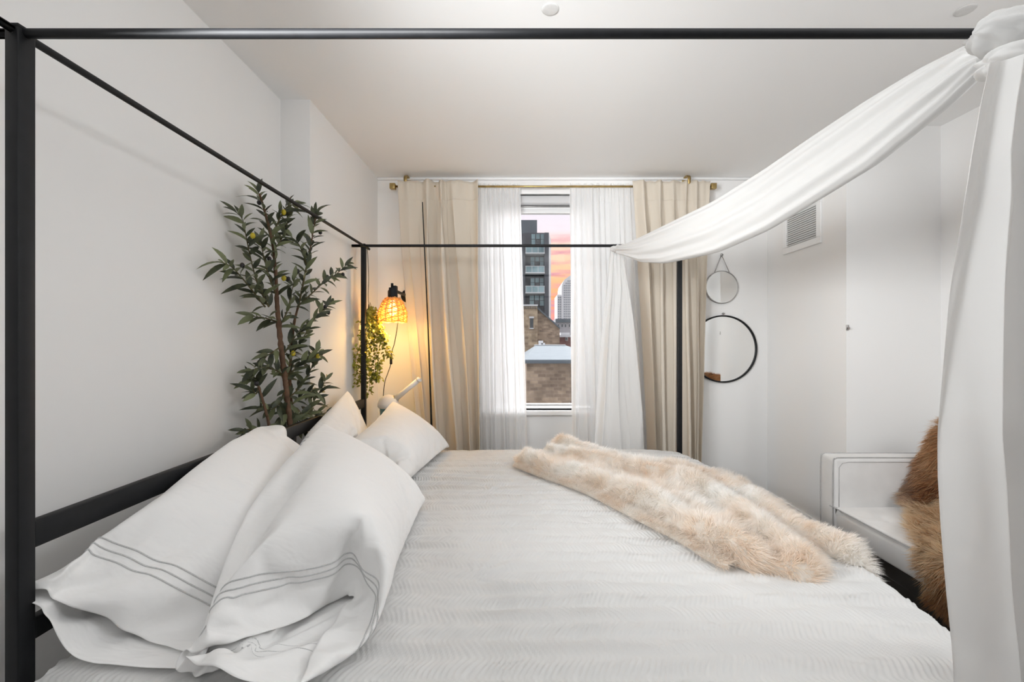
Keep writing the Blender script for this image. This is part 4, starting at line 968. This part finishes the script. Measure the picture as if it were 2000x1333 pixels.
mesh('trunk', tubem(smoothpath(tr1, 90), np.r_[np.linspace(.017, .0115, 45), np.linspace(.0115, .003, 45)] * (1 + .12 * rng.normal(size=90)), 10), M['bark'], tree)
tr2 = [(-1.14, 2.04, .18), (-1.13, 2.05, .6), TP(568, 830, .03), TP(566, 740, .03), TP(569, 690, .03), TP(574, 634, .03), TP(585, 588, .03), TP(597, 529, .02), TP(607, 480), TP(617, 418)]
mesh('trunk', tubem(smoothpath(tr2, 80), np.linspace(.010, .0025, 80) * (1 + .1 * rng.normal(size=80)), 9), M['bark'], tree)
tr3 = [(-1.16, 2.02, .18), (-1.16, 1.99, .55), TP(536, 872, -.03), TP(528, 844, -.03), TP(522, 815, -.03), TP(513, 781, -.03), TP(505, 755, -.03)]
mesh('trunk', tubem(smoothpath(tr3, 50), np.linspace(.010, .004, 50), 9), M['bark'], tree)
brs = [[(539, 542), (533, 490), (522, 440), (512, 400), (503, 372)], [(530, 470), (545, 430), (560, 405), (577, 398)],
       [(585, 588), (597, 529), (607, 480), (614, 440), (618, 415)], [(600, 520), (585, 480), (566, 460)],
       [(568, 690), (585, 672), (610, 630), (630, 606), (648, 592)], [(580, 600), (604, 578), (635, 550), (660, 533), (682, 512)],
       [(525, 600), (512, 575), (503, 555), (492, 515), (482, 470), (474, 430), (458, 412)], [(518, 600), (492, 567), (470, 540), (450, 520), (434, 514)],
       [(545, 630), (518, 622), (492, 618)], [(556, 735), (535, 722), (510, 718), (484, 726)], [(513, 781), (505, 760), (500, 745), (492, 742)], [(505, 755), (500, 770), (492, 758)],
       [(557, 743), (575, 722), (600, 705), (625, 692)], [(562, 780), (590, 752), (610, 715), (618, 680)], [(568, 820), (600, 800), (625, 765), (638, 738)], [(566, 830), (600, 812), (635, 808), (658, 806)],
       [(522, 850), (500, 842), (480, 840), (466, 858)], [(545, 680), (530, 690), (515, 700)], [(551, 697), (575, 660), (590, 640)], [(545, 640), (560, 610), (570, 570), (575, 540)],
       [(541, 580), (525, 540), (515, 500), (508, 470)], [(557, 760), (545, 790), (530, 800), (510, 800)], [(560, 780), (570, 800), (585, 830), (600, 838)], [(533, 490), (548, 470), (560, 440), (560, 415)],
       [(565, 800), (550, 820), (545, 850)], [(560, 745), (566, 710), (572, 690)], [(570, 790), (598, 770), (612, 765), (622, 772)]]
meshes_l = []
for L_, W_, bd, fo in ((.076, .0125, .25, .3), (.068, .014, .45, .25), (.060, .0115, .1, .4), (.082, .0125, .6, .3)):
    me = bpy.data.meshes.new('leaf'); v_, f_ = leafm(L_, W_, bd, fo); me.from_pydata(v_, [], f_); me.materials.append(M['oleaf'])
    me.polygons.foreach_set('use_smooth', [True] * len(me.polygons)); meshes_l.append(me)
leaf_T = []
rl = random.Random(5)
for bi, pxs in enumerate(brs):
    nb_ = rl.uniform(-.03, .03)
    pts = smoothpath([TP(x, y, nb_ * k / len(pxs)) for k, (x, y) in enumerate(pxs)], 40)
    pts[:, 0] = np.maximum(pts[:, 0], XLR + .03)
    mesh('branch', tubem(pts[::2], np.linspace(.0042, .0012, 20), 6), M['twig'], tree)
    seg = np.linalg.norm(np.diff(pts, axis=0), axis=1).sum()
    nl_ = max(5, int(seg / .0115))
    for k in range(nl_):
        t = (k + .5) / nl_; i = min(38, int(t * 39)); p = Vector(pts[i]); d = Vector(pts[i + 1] - pts[i]).normalized()
        ang = k * 2.4 + rl.uniform(-.5, .5); s_ = d.orthogonal().normalized(); q = Matrix.Rotation(ang, 3, d) @ s_
        dr_ = (d * rl.uniform(.55, 1.1) + q * rl.uniform(.6, 1.0) + Vector((.12, -.1, .1))).normalized()
        if k >= nl_ - 2: dr_ = (d + q * .35).normalized()
        leaf_T.append((p, dr_, rl.uniform(.75, 1.15)))
rl.shuffle(leaf_T)
def leaf_matrix(p, d, s, up=None):
    x = d; z = Vector((.35 + rl.uniform(-.5, .5), -.6 + rl.uniform(-.5, .5), .7)); y = z.cross(x)
    if y.length < 1e-3: y = Vector((0, 1, 0)).cross(x)
    y.normalize(); z = x.cross(y)
    return Matrix.Translation(p) @ Matrix((x, y, z)).transposed().to_4x4() @ Matrix.Scale(s, 4)
TB = Matrix.Translation(-base(tree)); extra = MB(); cnt = 0
for p, d, s_ in leaf_T:
    tip = p + d * .07 * s_
    if tip.x < XLR + .012: d = Vector((abs(d.x) * .5 + .1, d.y, d.z)).normalized(); p = Vector((max(p.x, XLR + .02), p.y, p.z))
    if tip.y > YP - .01 and tip.x < XL + .02: d = Vector((abs(d.x) + .2, -.2, d.z)).normalized()
    if cnt < 300:
        o = bpy.data.objects.new('leaf', meshes_l[cnt % 4]); COL.objects.link(o); o.parent = tree; o.matrix_basis = TB @ leaf_matrix(p, d, s_)
    else:
        mt = leaf_matrix(p, d, s_); me = meshes_l[cnt % 4]
        extra.add(([(mt @ v_.co)[:] for v_ in me.vertices], [list(q.vertices) for q in me.polygons]))
    cnt += 1
if extra.v:
    o = mesh('leaves', extra.out(), M['oleaf'], tree); o['kind'] = 'stuff'
fc = lambda cx_, cy_: (400 + .42 * cx_, 340 + .42 * cy_)
def ellip(c, r, h, n=12): return lathem([(0, -h)] + [(r * math.cos(a), h * math.sin(a)) for a in np.linspace(-1.2, 1.2, 7)] + [(0, h)], c, n)
for cx_, cy_ in ((253, 133), (537, 272), (174, 425), (432, 452), (642, 468), (560, 618), (575, 645), (543, 835), (300, 395), (388, 488), (240, 975)):
    p = TP(*fc(cx_, cy_), -.02); mesh('olive', ellip(p, .0095, .0115), M['olive_black'], tree, label='ripe black olive')
for cx_, cy_ in ((367, 178), (223, 287), (367, 485), (411, 835), (525, 848)):
    p = TP(*fc(cx_, cy_), -.025); mesh('olive', ellip(p, .0105, .0135), M['olive_yellow'], tree, label='yellow green olive')
# ------------------------------------------------------------------ trailing ivy on the far bedpost
M['ivy'] = leaf_mat('trailing_ivy_leaf', s2l(92, 100, 34), s2l(176, 172, 60), s2l(160, 158, 70))
ivy = thing('trailing_ivy', 'trailing yellow green ivy hanging by the far left bedpost', 'plant', (-1.0, 2.93, H + .6))
YI = 2.95
top_ = P(716, 482, YI)
mesh('stem', tubem(smoothpath([(BX0 + .035, BY1 - .012, BT - .02), (BX0 + .036, BY1 - .0, BT - .1), P(720, 545, YI), P(719, 580, YI), P(722, 612, YI)], 40), .0022, 6), M['twig'], ivy)
mesh('loop', tubem([(BX0 + PW / 2 + .021 * math.cos(t), BY1 - PD / 2 + .024 * math.sin(t), BT - .02) for t in np.linspace(0, 2 * PI, 20)], .0022, 6, caps=False), M['twig'], ivy)
vines = [[(720, 590), (715, 630), (704, 670), (694, 705), (692, 724)], [(720, 592), (722, 640), (712, 690), (703, 730), (700, 752)], [(721, 595), (725, 650), (722, 710), (722, 750), (719, 772)],
         [(722, 592), (732, 640), (738, 690), (741, 720), (738, 745)], [(722, 590), (736, 625), (748, 660), (757, 685), (759, 697)], [(721, 600), (728, 660), (733, 715), (731, 745)],
         [(722, 596), (735, 615), (741, 640), (748, 672)], [(720, 598), (710, 640), (708, 690), (711, 720)], [(722, 598), (728, 630), (744, 650), (752, 664)], [(720, 596), (717, 650), (716, 700), (715, 735)]]
mi = []
for L_, W_ in ((.026, .0095), (.022, .0085)):
    v_, f_ = leafm(L_, W_, .3, .3); mi.append((v_, f_))
rl = random.Random(9)
for vi, pxs in enumerate(vines):
    d0 = -.05 if vi in (0, 1, 7, 9) else .03
    pts = smoothpath([P(x, y, YI + d0 * min(1, k)) for k, (x, y) in enumerate(pxs)], 46)
    vn = mesh('vine', tubem(pts, .0012, 5), M['twig'], ivy)
    lm = MB()
    for k in range(4, 46):
        for rep in range(3):
            p = Vector(pts[k]) + Vector((rl.uniform(-.026, .026), rl.uniform(-.02, .02), rl.uniform(-.012, .012))); d = Vector((rl.uniform(-1, 1), rl.uniform(-.9, .9), rl.uniform(-.9, .35))).normalized()
            mt = leaf_matrix(p, d, rl.uniform(.7, 1.15)); v_, f_ = mi[rep % 2]
            lm.add(([(mt @ Vector(q))[:] for q in v_], f_))
    o = mesh('leaves', lm.out(), M['ivy'], vn); o['kind'] = 'stuff'
